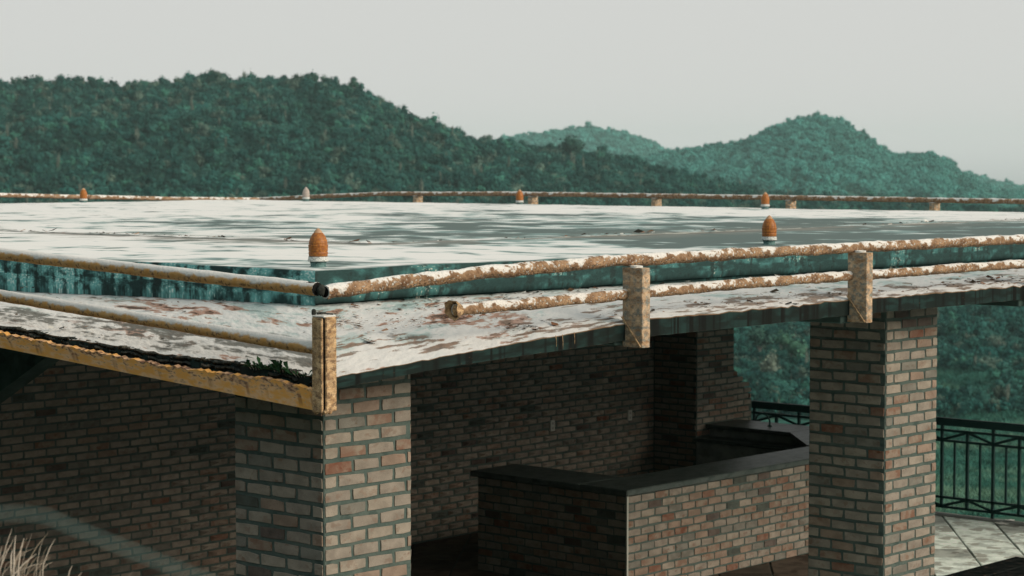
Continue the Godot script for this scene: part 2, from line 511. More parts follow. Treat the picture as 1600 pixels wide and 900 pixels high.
	# pipes: sky glare painted white on the upper side, with paint and lichen left (v = 0 or 1 is the top)
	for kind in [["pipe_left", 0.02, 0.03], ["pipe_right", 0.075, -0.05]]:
		w = 1024; h = 128
		a = nz(w, h, 0.018, 251, 5)
		b = nz(w, h, 0.06, 252, 4)
		d = nz(w, h, 0.006, 253, 3)
		out = PackedByteArray()
		out.resize(w * h * 3)
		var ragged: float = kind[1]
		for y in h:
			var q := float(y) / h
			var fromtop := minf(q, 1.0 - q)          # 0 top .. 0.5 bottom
			for x in w:
				var k := y * w + x
				var n1 := a[k] / 255.0 - 0.5
				var n2 := b[k] / 255.0 - 0.5
				var n3 := d[k] / 255.0
				var c := Vector3(0.56, 0.29, 0.08).lerp(Vector3(0.60, 0.39, 0.20), n1 + 0.5) if ragged < 0.05 else Vector3(0.17, 0.10, 0.058).lerp(Vector3(0.40, 0.265, 0.16), n1 * 1.6 + 0.5)
				c = c.lerp(Vector3(0.10, 0.055, 0.03), ss(0.52, 0.76, n2 * 0.7 + n1 * 0.5 + 0.5 + 0.25 * (n3 - 0.5) + (0.16 if ragged > 0.05 else 0.0) * (fromtop - 0.2)) * (0.9 if ragged > 0.05 else 0.75))
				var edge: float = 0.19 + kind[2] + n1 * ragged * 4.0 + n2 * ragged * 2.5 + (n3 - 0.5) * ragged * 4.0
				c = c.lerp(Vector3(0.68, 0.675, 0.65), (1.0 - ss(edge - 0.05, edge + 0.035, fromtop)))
				if ragged > 0.05: c = c.lerp(Vector3(0.55, 0.56, 0.53), ss(0.20, 0.30, n2) * 0.85)
				px3(out, k * 3, c)
		var pm := mat(kind[0], Color.WHITE, 0.85, tex(w, h, out))
		pm.uv1_scale = Vector3(0.55, 1, 1)
		pm.heightmap_enabled = true
		pm.heightmap_texture = grey_tex(w, h, b)
		pm.heightmap_scale = 0.25 if ragged < 0.05 else 0.7


# ------------------------------------------------------------------ ground far and near
var ridge1 := [[-4000, 190], [-1200, 150], [-300, 128], [0, 124], [25, 135], [60, 124], [150, 121], [185, 128], [230, 122], [330, 114], [400, 118], [485, 118], [560, 128], [600, 150], [640, 172], [700, 193], [740, 207], [790, 217], [850, 226], [930, 238], [1000, 250], [1080, 266], [1150, 282], [1250, 298], [1400, 312], [1660, 325], [3000, 345], [6000, 330]]
var ridge3 := [[-4000, 260], [600, 275], [900, 262], [1000, 248], [1050, 235], [1110, 224], [1150, 222], [1210, 196], [1240, 186], [1275, 182], [1310, 190], [1340, 204], [1390, 237], [1420, 240], [1450, 239], [1480, 249], [1505, 270], [1530, 285], [1560, 294], [1700, 312], [3000, 300], [6000, 270]]
var ridge2 := [[-4000, 230], [600, 240], [740, 225], [790, 214], [850, 204], [915, 197], [960, 200], [1000, 212], [1045, 234], [1100, 250], [1300, 262], [1480, 265], [1520, 272], [1560, 280], [1600, 291], [1700, 305], [3000, 290], [6000, 240]]
var knobs := FastNoiseLite.new()

func along(tab: Array, x: float) -> float:
	for k in tab.size() - 1:
		if x < tab[k + 1][0]:
			var t := clampf((x - tab[k][0]) / float(tab[k + 1][0] - tab[k][0]), 0.0, 1.0)
			return lerpf(tab[k][1], tab[k + 1][1], t)
	return tab[tab.size() - 1][1]

func land(x: float, z: float) -> float:       # height from the eye at x right, z ahead
	var r := sqrt(x * x + z * z)
	var ang := atan2(x, z)
	var px: float = 800.0 + 3450.0 * tan(clampf(ang, -0.95, 0.95))
	var zz := maxf(r * cos(clampf(ang, -0.95, 0.95)), 0.0)
	var h1 := (255.0 - along(ridge1, px)) / 3450.0 * 900.0 - 4.4
	var h3 := (255.0 - along(ridge3, px)) / 3450.0 * 1700.0 - 4.6
	var h2 := (255.0 - along(ridge2, px)) / 3450.0 * 2600.0 - 6.0
	var back := absf(wrapf(ang + 2.42, -PI, PI))  # unseen hill added behind and to the left, shutting out sky light
	if back < 1.3 and r > 9.0:
		return -4.3 + (r - 9.0) * 0.6 * (1.0 - ss(0.5, 1.3, back)) * (1.0 if r < 60.0 else 60.0 / r)
	var tab := [[0.0, -4.3], [27.0, -4.3], [34.0, -7.2], [60.0, -11.5], [100.0, -16.2], [200.0, -28.0], [350.0, -38.0], [470.0, -37.0], [640.0, lerpf(-37.0, h1, 0.36)], [780.0, lerpf(-37.0, h1, 0.76)], [900.0, h1], [1040.0, minf(h1 - 14.0, -10.0)], [1180.0, minf(h3, h1) - 26.0], [1400.0, lerpf(-34.0, h3, 0.5)], [1700.0, h3], [1950.0, h3 - 34.0], [2200.0, lerpf(-60.0, h2, 0.4)], [2600.0, h2], [3200.0, h2 - 90.0], [9000.0, -160.0]]
	for k in tab.size() - 1:
		if zz < tab[k + 1][0]:
			var t: float = (zz - tab[k][0]) / (tab[k + 1][0] - tab[k][0])
			if k > 5: t = t * t * (3.0 - 2.0 * t) * 0.5 + t * 0.5
			return lerpf(tab[k][1], tab[k + 1][1], t) + knobs.get_noise_2d(x, z) * clampf((zz - 40.0) / 100.0, 0.0, 1.0) * 2.2
	return -160.0

func build_terrain() -> void:
	knobs.seed = 4
	knobs.frequency = 0.012
	knobs.fractal_octaves = 3
	var angs := []
	var a := -PI
	while a < PI - 0.001:
		angs.append(a)
		a += 0.0035 if absf(a) < 0.27 else 0.05
	angs.append(PI)
	var rows := []
	var uvs := []
	var r := 2.0
	while r < 3050.0:
		var row := PackedVector3Array()
		var ru := PackedVector2Array()
		for q in angs:
			var x: float = sin(q) * r
			var z: float = cos(q) * r
			row.append(W(x, land(x, z), z))
			ru.append(Vector2(x, z) * 0.02)
		rows.append(row)
		uvs.append(ru)
		r *= 1.05 if r < 300.0 else 1.025
	var m := MB.new()
	m.grid(rows, uvs)
	tag(obj("hillside", m, mats.hill_soil), "green valley and hills falling away and rising beyond the terrace", "", "", "structure")

var crowns: Array = []

func leaf_crown(sd: int, leaves: int) -> MB:
	var rng := RandomNumberGenerator.new()
	rng.seed = sd
	var m := MB.new()
	var lobes := []
	for k in 7:
		var an := rng.randf() * TAU
		var rr := rng.randf_range(0.15, 0.55)
		lobes.append([Vector3(cos(an) * rr * 1.3, rng.randf_range(-0.35, 0.55), sin(an) * rr * 1.3), rng.randf_range(0.26, 0.5)])
	lobes.append([Vector3(0, 0.05, 0), 0.6])
	for l in lobes:      # inner mass of each limb
		var rows := []
		var uvs := []
		var shade := rng.randf_range(0.75, 1.0)
		m.col = Color(shade, shade, shade)
		for p in 5:
			var row := PackedVector3Array()
			var ru := PackedVector2Array()
			for s in 8:
				var d := Vector3(sin(PI * p / 4.0) * cos(TAU * s / 7.0), cos(PI * p / 4.0), sin(PI * p / 4.0) * sin(TAU * s / 7.0))
				row.append(l[0] + d * l[1] * 0.62)
				ru.append(Vector2.ZERO)
			rows.append(row)
			uvs.append(ru)
		m.grid(rows, uvs, true)
	for k in leaves:
		var l: Array = lobes[rng.randi() % lobes.size()]
		var d := Vector3(rng.randfn(), rng.randfn() + 0.25, rng.randfn()).normalized()
		var p: Vector3 = l[0] + d * l[1] * rng.randf_range(0.62, 1.3)
		var nn := (d + Vector3(rng.randfn(), rng.randfn() + 0.4, rng.randfn()) * 0.45).normalized()
		var t1 := nn.cross(Vector3(rng.randfn(), rng.randfn(), rng.randfn())).normalized()
		var t2 := nn.cross(t1)
		var s := rng.randf_range(0.05, 0.14)
		var shade := rng.randf_range(0.72, 1.3)
		m.col = Color(shade, shade, shade * 0.96)
		m.quad(p - t1 * s, p - t2 * s * 0.6 + nn * s * 0.2, p + t1 * s, p + t2 * s * 0.6 - nn * s * 0.15)
	m.col = Color(0.9, 0.85, 0.8)
	m.tube(PackedVector3Array([Vector3(0, -1.25, 0), Vector3(0.03, -0.6, 0.02), Vector3(0, 0, 0)]), [0.07, 0.05, 0.03], 5, Vector3.RIGHT, 0.0, false)
	return m

func scatter(called: String, label: String, place: Array, meshes: Array, material: Material) -> void:
	var root := Node3D.new()
	root.name = numbered(called)
	add_child(root, true)
	tag(root, label, "forest" if called == "forest" else "grass", "", "stuff")
	for k in meshes.size():
		var mine := place.filter(func(p): return p[2] == k)
		if mine.is_empty(): continue
		var mm := MultiMesh.new()
		mm.transform_format = MultiMesh.TRANSFORM_3D
		mm.use_colors = true
		mm.mesh = meshes[k]
		mm.instance_count = mine.size()
		for q in mine.size():
			mm.set_instance_transform(q, mine[q][0])
			mm.set_instance_color(q, mine[q][1])
		var o := MultiMeshInstance3D.new()
		o.name = "tree_crowns" if called == "forest" else "tufts"
		o.multimesh = mm
		o.material_override = material
		tag(o, "", "", "", "stuff")
		root.add_child(o, true)

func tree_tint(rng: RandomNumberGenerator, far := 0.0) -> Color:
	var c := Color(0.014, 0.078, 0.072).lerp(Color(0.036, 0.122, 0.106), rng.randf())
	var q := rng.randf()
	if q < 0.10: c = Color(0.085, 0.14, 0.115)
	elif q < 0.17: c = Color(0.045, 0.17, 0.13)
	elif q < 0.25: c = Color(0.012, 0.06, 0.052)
	return c.lerp(Color(0.085, 0.31, 0.285), far) * rng.randf_range(0.82, 1.18)  # distance haze painted into the far crowns as a paler tint

func build_forest() -> void:
	var meshes := []
	for k in 7:
		var m := leaf_crown(300 + k, 300)
		crowns.append(m)
		meshes.append(m.mesh())
	var rng := RandomNumberGenerator.new()
	rng.seed = 77
	var sets := [
		["dense dark green forest covering the big near hill on the left", 290.0, 960.0, 4.1, -160.0, 1760.0],
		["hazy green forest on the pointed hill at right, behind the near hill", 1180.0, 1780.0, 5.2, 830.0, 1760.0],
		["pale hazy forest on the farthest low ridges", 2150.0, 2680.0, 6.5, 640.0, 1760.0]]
	for s in sets:
		var place := []
		var z: float = s[1]
		while z < s[2]:
			var step: float = s[3] * clampf(z / 650.0, 0.66, 0.92) if s[1] < 500.0 else s[3]
			var x: float = (s[4] - 800.0) / 3450.0 * z
			while x < (s[5] - 800.0) / 3450.0 * z:
				var xx := x + rng.randf_range(-0.5, 0.5) * step
				var zz := z + rng.randf_range(-0.5, 0.5) * step
				x += step
				var px := 800.0 + 3450.0 * xx / zz
				if zz < 330.0 and px < 1100.0: continue
				# the grassy clearing below the right-hand terrace
				if zz < 420.0 and px > 1400.0 and knobs.get_noise_2d(xx * 2.0, zz * 2.0) > -0.35 - (zz - 420.0) / 260.0: continue
				var k := rng.randi() % 7
				var sc: float = s[3] * lerpf(0.36, 0.72, pow(rng.randf(), 1.7)) * (clampf(zz / 650.0, 0.72, 1.0) if s[1] < 500.0 else 1.0)
				if rng.randf() < 0.05: sc *= 1.25
				var hgt := sc * rng.randf_range(0.75, 1.35)
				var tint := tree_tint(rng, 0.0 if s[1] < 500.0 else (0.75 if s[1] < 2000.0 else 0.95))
				# stands of paler and darker woods, and a few bare grey poles
				tint *= 1.0 + 0.75 * clampf(knobs.get_noise_2d(xx * 4.2 + 900.0, zz * 2.2), -0.5, 0.6)
				if rng.randf() < 0.022 and s[1] < 500.0:
					sc *= 0.28
					hgt *= 1.35
					tint = Color(0.135, 0.175, 0.15)
				var b := Basis(Vector3.UP, rng.randf() * TAU).scaled(Vector3(sc * rng.randf_range(0.8, 1.35), hgt, sc * rng.randf_range(0.8, 1.2)))
				place.append([Transform3D(b, W(xx, land(xx, zz) + hgt * 0.75, zz)), tint, k])
			z += step * 0.95
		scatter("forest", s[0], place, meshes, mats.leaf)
		print("forest ", place.size())
	# grass on the slope below the terrace
	var tufts := []
	for k in 3:
		var m := MB.new()
		for q in 26:
			var a := rng.randf() * TAU
			var rr := rng.randf_range(0.0, 0.6)
			var p := Vector3(cos(a) * rr, 0, sin(a) * rr)
			var tip := p + Vector3(rng.randfn() * 0.28 + 0.12, rng.randf_range(0.35, 0.8), rng.randfn() * 0.28)
			var sd := Vector3(sin(a * 3.0), 0, cos(a * 3.0)) * rng.randf_range(0.03, 0.07)
			var sh := rng.randf_range(0.75, 1.3)
			m.col = Color(sh, sh, sh)
			m.tri(p - sd, p + sd, tip)
		tufts.append(m.mesh())
	var place := []
	var z := 62.0
	while z < 430.0:
		var step := 0.5 + z * 0.0030
		var x := (1390.0 - 800.0) / 3450.0 * z
		while x < (1720.0 - 800.0) / 3450.0 * z:
			var xx := x + rng.randf_range(-0.6, 0.6) * step
			var zz := z + rng.randf_range(-0.6, 0.6) * step
			x += step
			var g := knobs.get_noise_2d(xx * 3.0 + 400.0, zz * 3.0) * 0.5 + 0.5
			var c := Color(0.034, 0.125, 0.098).lerp(Color(0.105, 0.205, 0.145), ss(0.42, 0.75, g)) * rng.randf_range(0.75, 1.3)
			var sc := rng.randf_range(0.6, 1.1) * (0.62 + z * 0.004)
			place.append([Transform3D(Basis(Vector3.UP, rng.randf() * TAU).scaled(Vector3(sc, sc * rng.randf_range(0.35, 0.75), sc)), W(xx, land(xx, zz), zz)), c, rng.randi() % 3])
		z += step
	print("tufts ", place.size())
	scatter("meadow_grass", "rough green grass on the slope below the terrace railing", place, tufts, mats.tuft)
	# trees that stand out
	var solo := [
		[892.0, 232.0, 880.0, 5.8, "round dark tree standing above the saddle right of the near hill", Color(0.03, 0.085, 0.07)],
		[486.0, 124.0, 890.0, 3.4, "bushy tree poking above the flat top of the near hill", Color(0.03, 0.085, 0.066)],
		[553.0, 130.0, 890.0, 3.0, "leaning tree at the shoulder where the near hill starts to fall", Color(0.03, 0.085, 0.066)],
		[335.0, 118.0, 892.0, 3.2, "small crown on the highest point of the near hill", Color(0.03, 0.085, 0.066)],
		[30.0, 135.0, 892.0, 4.0, "broad crown at the left end of the near hill ridge", Color(0.03, 0.085, 0.066)],
		[1207.0, 575.0, 372.0, 2.9, "pale grey tree seen between the chimney and the right pillar", Color(0.13, 0.17, 0.14)],
		[1187.0, 530.0, 410.0, 3.2, "dark tree beside the stepped brick shoulder", Color(0.03, 0.08, 0.066)],
		[1240.0, 545.0, 395.0, 3.2, "bright green tree right of the pale grey tree", Color(0.055, 0.14, 0.10)]]
	for q in solo:
		var zz: float = q[2]
		var xx: float = (q[0] - 800.0) / 3450.0 * zz
		var o := Node3D.new()
		o.name = numbered("tree")
		add_child(o, true)
		var base := land(xx, zz) - 0.3
		var top: float = (255.0 - q[1]) / 3450.0 * zz
		o.position = W(xx, base, zz)
		tag(o, q[4], "tree", "trees that stand out from the forest")
		var c := MB.new()
		var r: float = q[3]
		var lift := maxf(top - base, r * 0.6)
		var crown := leaf_crown(500 + int(q[0]), 420)
		c.add(crown, Transform3D(Basis().scaled(Vector3(r, r * 1.05, r)), Vector3(0, lift, 0)), q[5])
		obj("crown", c, mats.leaf, o)
		var t := MB.new()
		t.tube(PackedVector3Array([Vector3(0, -1, 0), Vector3(0.1, lift * 0.5, 0), Vector3(0, lift, 0.1)]), [0.32, 0.24, 0.12], 7, Vector3.RIGHT)
		t.tube(PackedVector3Array([Vector3(0.1, lift * 0.5, 0), Vector3(r * 0.35, lift + r * 0.2, 0.3)]), [0.16, 0.06], 6, Vector3.RIGHT)
		t.tube(PackedVector3Array([Vector3(0.05, lift * 0.6, 0), Vector3(-r * 0.4, lift + r * 0.3, -0.3)]), [0.15, 0.05], 6, Vector3.RIGHT)
		obj("trunk", t, mats.bark, o)


# ------------------------------------------------------------------ bricks
var brick_shapes: Array = []

func brick_shape(sd: int) -> MB:      # 1 x 1 face, 0.3 deep behind; scaled to size by its node
	var rng := RandomNumberGenerator.new()
	rng.seed = sd
	var m := MB.new()
	var ring := [[-0.5, -0.5], [0.0, -0.5], [0.5, -0.5], [0.5, 0.0], [0.5, 0.5], [0.05, 0.5], [-0.5, 0.5], [-0.5, 0.0]]
	var f: Array[Vector3] = []
	var e: Array[Vector3] = []
	var b: Array[Vector3] = []
	for k in ring.size():
		var jx := rng.randf_range(-0.014, 0.014)
		var jy := rng.randf_range(-0.032, 0.032)
		if k % 2 == 0 and rng.randf() < 0.3:
			jx -= signf(ring[k][0]) * 0.03
			jy -= signf(ring[k][1]) * 0.09
		var p := Vector3(ring[k][0] + jx, ring[k][1] + jy, 0)
		f.append(Vector3(p.x * 0.984, p.y * 0.945, 0.0 + rng.randf_range(-0.03, 0.03)))
		e.append(Vector3(p.x, p.y, -0.10))
		b.append(Vector3(p.x, p.y, -1.0))
	var mid := Vector3(rng.randf_range(-0.1, 0.1), 0, rng.randf_range(-0.02, 0.05))
	for k in 8:
		var q := (k + 1) % 8
		m.tri(mid, f[k], f[q])
		m.quad(f[k], e[k], e[q], f[q])
		m.quad(e[k], b[k], b[q], e[q])
	return m

const BRICKS := ["brick_tan", "brick_pale", "brick_pink", "brick_grey", "brick_stain", "brick_red", "brick_dark", "brick_moss"]

func pick(rng: RandomNumberGenerator, weights: Array) -> String:
	var total := 0.0
	for w in weights: total += w
	var q := rng.randf() * total
	for k in weights.size():
		q -= weights[k]
		if q < 0.0: return BRICKS[k]
	return BRICKS[0]

func screen(p: Vector3) -> Vector2:
	var pit := atan2(195.0, 3450.0)
	var y := p.y - EYE
	var z := -p.z
	var yc := y * cos(pit) + z * sin(pit)
	var zc := -y * sin(pit) + z * cos(pit)
	return Vector2(800.0 + 3450.0 * p.x / zc, 450.0 - 3450.0 * yc / zc)

# All brick spots of one face: [transform in the thing, size, world centre]
# from: lower start corner, dir: along the face, nrm: outwards (unit vectors of the thing's axes)
func brick_spots(from: Vector3, dir: Vector3, nrm: Vector3, length: float, courses: int, course: float, pitch: float, gap: float, start: int, rng: RandomNumberGenerator, stepped := false) -> Array:
	var out := []
	for r in courses:
		var x := 0.0
		var first := true
		while x < length - 0.02:
			var l := pitch
			if first and (r + start) % 2 == 0: l = pitch * 0.5
			first = false
			l += rng.randf_range(-0.006, 0.006)
			if x + l > length - 0.03: l = length - x
			var x1 := minf(x + l, length)
			var y := (r + 0.5) * course
			var ok: bool = not stepped or y < 1.52 - (x + x1) * 0.45
			var wd := x1 - x - gap
			if ok and wd > 0.02:
				var c := from + dir * ((x + x1) * 0.5) + Vector3.UP * (y + rng.randf_range(-0.0025, 0.0025)) + nrm * rng.randf_range(0.0025, 0.0055)
				var roll := rng.randf_range(-0.008, 0.008)
				out.append([Transform3D(Basis(dir, Vector3.UP, nrm) * Basis(Vector3.BACK, roll) * Basis.from_scale(Vector3(wd, course - gap, 0.022)), c), rng.randi() % brick_shapes.size()])
			x = x1
	return out

func lay_bricks(root: Node3D, spots: Array, weights: Array, rng: RandomNumberGenerator, hidden: String, limit := 298) -> void:
	var scored := []
	for s in spots:
		var c: Vector3 = root.transform * (s[0] as Transform3D).origin
		var p := screen(c)
		var seen := p.x > -20 and p.x < 1620 and p.y > -20 and p.y < 920 and not (hidden == "pillar" and ((p.x > 360 and p.x < 645) or p.y < 545 or p.x > 640)) and not (hidden == "right" and p.x > 1264)
		var area: float = 1000.0 / c.distance_squared_to(Vector3(0, EYE, 0)) * (s[0].basis.x.length() + 0.3)
		scored.append([area + (10000.0 if seen else 0.0), s, pick(rng, weights)])
	scored.sort_custom(func(x, y): return x[0] > y[0])
	var rest := {}
	for k in scored.size():
		var s: Array = scored[k][1]
		if k < limit and scored[k][0] > 9000.0:
			var o := obj("brick", brick_shapes[s[1]][1], mats[scored[k][2]], root)
			o.transform = s[0]
		else:
			if not rest.has(scored[k][2]): rest[scored[k][2]] = MB.new()
			rest[scored[k][2]].add(brick_shapes[s[1]][0], s[0])
	# the bricks past the limit: one part, a surface per tone
	if not rest.is_empty():
		var m := ArrayMesh.new()
		for key in rest:
			var a := []
			a.resize(Mesh.ARRAY_MAX)
			a[Mesh.ARRAY_VERTEX] = rest[key].v
			a[Mesh.ARRAY_NORMAL] = rest[key].n
			a[Mesh.ARRAY_INDEX] = rest[key].i
			m.add_surface_from_arrays(Mesh.PRIMITIVE_TRIANGLES, a)
			m.surface_set_material(m.get_surface_count() - 1, mats[key])
		var o := MeshInstance3D.new()
		o.name = "brickwork"
		o.mesh = m
		root.add_child(o, true)
		tag(o, "", "", "", "stuff")

func build_masonry() -> void:
	for k in 8:
		var b := brick_shape(900 + k)
		brick_shapes.append([b, b.mesh()])
	var rng := RandomNumberGenerator.new()
	rng.seed = 11
	var wall_mix := [42, 24, 12, 14, 6, 1, 3, 2]
	var X := Vector3.RIGHT       # along u
	var Z := Vector3.BACK        # along -v
	# pillars
	var spec := [
		["square brick pillar under the near roof corner, left of the bar", 7.79, 8.326, 0.647, 0.70, 38],
		["square brick pillar at right, standing before the bar and railing", 13.139, 8.326, 0.684, 0.64, 38]]
	for s in spec:
		var o := thing("brick_pillar", s[0], "pillar", s[1], s[2], FLOOR, "square brick pillars carrying the roof")
		var wu: float = s[3]
		var wv: float = s[4]
		box_part("mortar_core", Vector3(0.002, 0, -wv + 0.002), Vector3(wu - 0.002, 2.88, -0.002), 0.004, mats.mortar, o)
		var spots := brick_spots(Vector3(0, 0.01, 0), X, Z, wu, s[5], 0.0755, 0.203, 0.0195, 0, rng)
		spots += brick_spots(Vector3(0, 0.01, -wv), Z, -X, wv, s[5], 0.0755, 0.203, 0.0195, 1, rng)
		spots += brick_spots(Vector3(wu, 0.01, 0), -Z, X, wv, s[5], 0.0755, 0.203, 0.0195, 1, rng)
		lay_bricks(o, spots, [44, 30, 10, 8, 7, 2, 2, 1], rng, "")
	# long wall
	var w := thing("brick_wall", "long brick back wall behind the pillar and the bar, in deep shade", "wall", 5.0, 15.45, FLOOR)
	box_part("mortar_core", Vector3(0, 0, -0.25), Vector3(14.563, 2.88, -0.001), 0.003, mats.mortar, w)
	var ws := brick_spots(Vector3(4.2, 0.01, 0), X, Z, 10.36, 41, 0.0692, 0.225, 0.0185, 0, rng)
	lay_bricks(w, ws, wall_mix, rng, "pillar")
	# chimney breast with its stepped shoulder
	var c := thing("brick_chimney", "square brick chimney breast with a low stepped shoulder, left of the railing", "chimney", 19.565, 14.852, FLOOR)
	box_part("mortar_core", Vector3(0.002, 0, -0.85), Vector3(0.698, 2.88, -0.002), 0.003, mats.mortar, c)
	var cs := brick_spots(Vector3(0, 0.01, 0), X, Z, 0.70, 41, 0.0692, 0.225, 0.0185, 1, rng)
	cs += brick_spots(Vector3(0, 0.01, -0.6), Z, -X, 0.6, 41, 0.0692, 0.225, 0.0185, 0, rng)
	var sm := MB.new()
	for k in 6:
		sm.box(Vector3(0.70 + k * 0.065, 0, -0.45), Vector3(0.70 + (k + 1) * 0.065 - 0.001, 1.47 - k * 0.0692, -0.032), 0.003)
	obj("shoulder", sm, mats.mortar, c)
	cs += brick_spots(Vector3(0.70, 0.01, -0.03), X, Z, 0.375, 25, 0.0692, 0.225, 0.0185, 0, rng, true)
	lay_bricks(c, cs, [36, 20, 12, 6, 16, 6, 4, 0], rng, "")
	# bar with a long front and a short return
	var b := thing("bar_counter", "L shaped brick bar with a dark stone top, between the pillars", "counter", 15.075, 12.205, FLOOR)
	box_part("front_wall", Vector3(0.002, 0, -0.40), Vector3(4.9, 0.89, -0.002), 0.003, mats.mortar, b)
	box_part("return_wall", Vector3(0.0025, 0, -1.80), Vector3(0.42, 0.888, -0.398), 0.003, mats.mortar, b)
	var bs := brick_spots(Vector3(0, 0.0, 0), X, Z, 4.9, 12, 0.0735, 0.197, 0.0155, 0, rng)
	bs += brick_spots(Vector3(0, 0.0, -1.80), Z, -X, 1.80, 12, 0.0735, 0.197, 0.0155, 1, rng)
	lay_bricks(b, bs, [28, 12, 20, 12, 15, 6, 3, 2], rng, "right")
	var top := MB.new()
	top.box(P(15.02, 12.15, -2.938), P(20.0, 12.72, -2.874).max(P(15.02, 12.15, -2.938)), 0.008)
	top = MB.new()
	var tl := P(15.02, 12.72, -2.932)
	var th := P(19.95, 12.16, -2.876)
	top.box(tl.min(th), tl.max(th), 0.009)
	obj("stone_top", top, mats.counter_stone, b)
	box_part("stone_top", P(15.02, 14.06, -2.932), P(15.66, 12.722, -2.876), 0.009, mats.counter_stone, b)
	box_part("corner_bead", P(15.061, 12.205 - 0.012, FLOOR), P(15.083, 12.205 + 0.006, -2.934), 0.003, mats.plate, b)
	# barbecue worktop by the chimney
	var g := thing("barbecue_counter", "low grey barbecue counter with a raised back ledge beside the chimney", "counter", 19.4, 13.6, FLOOR)
	box_part("base", P(19.55, 14.845, FLOOR), P(20.2, 12.75, -3.09), 0.01, mats.stucco, g)
	box_part("worktop", P(19.50, 14.846, -3.09), P(19.80, 13.0, -3.05), 0.008, mats.counter_stone, g)
	box_part("back_wall", P(19.80, 14.846, -3.09), P(20.25, 13.62, -2.962), 0.006, mats.stucco, g)
	box_part("ledge", P(19.72, 14.847, -2.96), P(20.36, 13.70, -2.915), 0.008, mats.counter_stone, g)
	var lm := MB.new()
	var poly := [Vector2(19.72, 13.699), Vector2(20.36, 13.699), Vector2(20.36, 12.75), Vector2(18.95, 12.75), Vector2(18.95, 12.95)]
	for k in poly.size():
		var q: Vector2 = poly[k]
		var q2: Vector2 = poly[(k + 1) % poly.size()]
		var inside := P(19.8, 13.2, -2.94)
		lm.qo(P(q.x, q.y, -2.96), P(q2.x, q2.y, -2.96), P(q2.x, q2.y, -2.915), P(q.x, q.y, -2.915), inside)
		lm.to(P(q.x, q.y, -2.915), P(q2.x, q2.y, -2.915), P(19.9, 13.2, -2.915), inside)
		lm.to(P(q.x, q.y, -2.96), P(q2.x, q2.y, -2.96), P(19.9, 13.2, -2.96), inside)
	obj("corner_ledge", lm, mats.counter_stone, g)
	# bent tap on the ledge
	var tp := thing("bent_tap", "thin bent metal tap standing on the ledge beside the chimney", "tap", 20.02, 14.18, -2.915)
	var tm := MB.new()
	tm.tube(PackedVector3Array([Vector3(0, 0, 0), Vector3(0, 0.07, 0), Vector3(-0.02, 0.125, -0.03), Vector3(-0.05, 0.145, -0.07), Vector3(-0.08, 0.12, -0.11), Vector3(-0.09, 0.06, -0.13)]), [0.011, 0.01, 0.01, 0.01, 0.01, 0.009], 8, Vector3.RIGHT)
	obj("spout", tm, mats.green_iron, tp)
	tm = MB.new()
	tm.lathe(Vector3.ZERO, [[0.0, 0.012], [0.022, 0.012], [0.026, 0.004], [0.026, 0.0]], 12)
	obj("foot", tm, mats.green_iron, tp)
	# sockets
	for q in [[17.795, "white wall socket on the brick back wall, left one of two"], [19.114, "white wall socket on the brick back wall, right one near the chimney"]]:
		var o := thing("wall_socket", q[1], "socket", q[0], 15.45, -2.81, "wall sockets on the back wall")
		box_part("cover_plate", Vector3(-0.035, -0.058, -0.012), Vector3(0.035, 0.058, 0.018), 0.004, mats.plate, o)
		for s in [-0.026, 0.026]:
			box_part("outlet", Vector3(-0.014, s - 0.014, 0.015), Vector3(0.014, s + 0.014, 0.0205), 0.002, mats.socket_face, o)


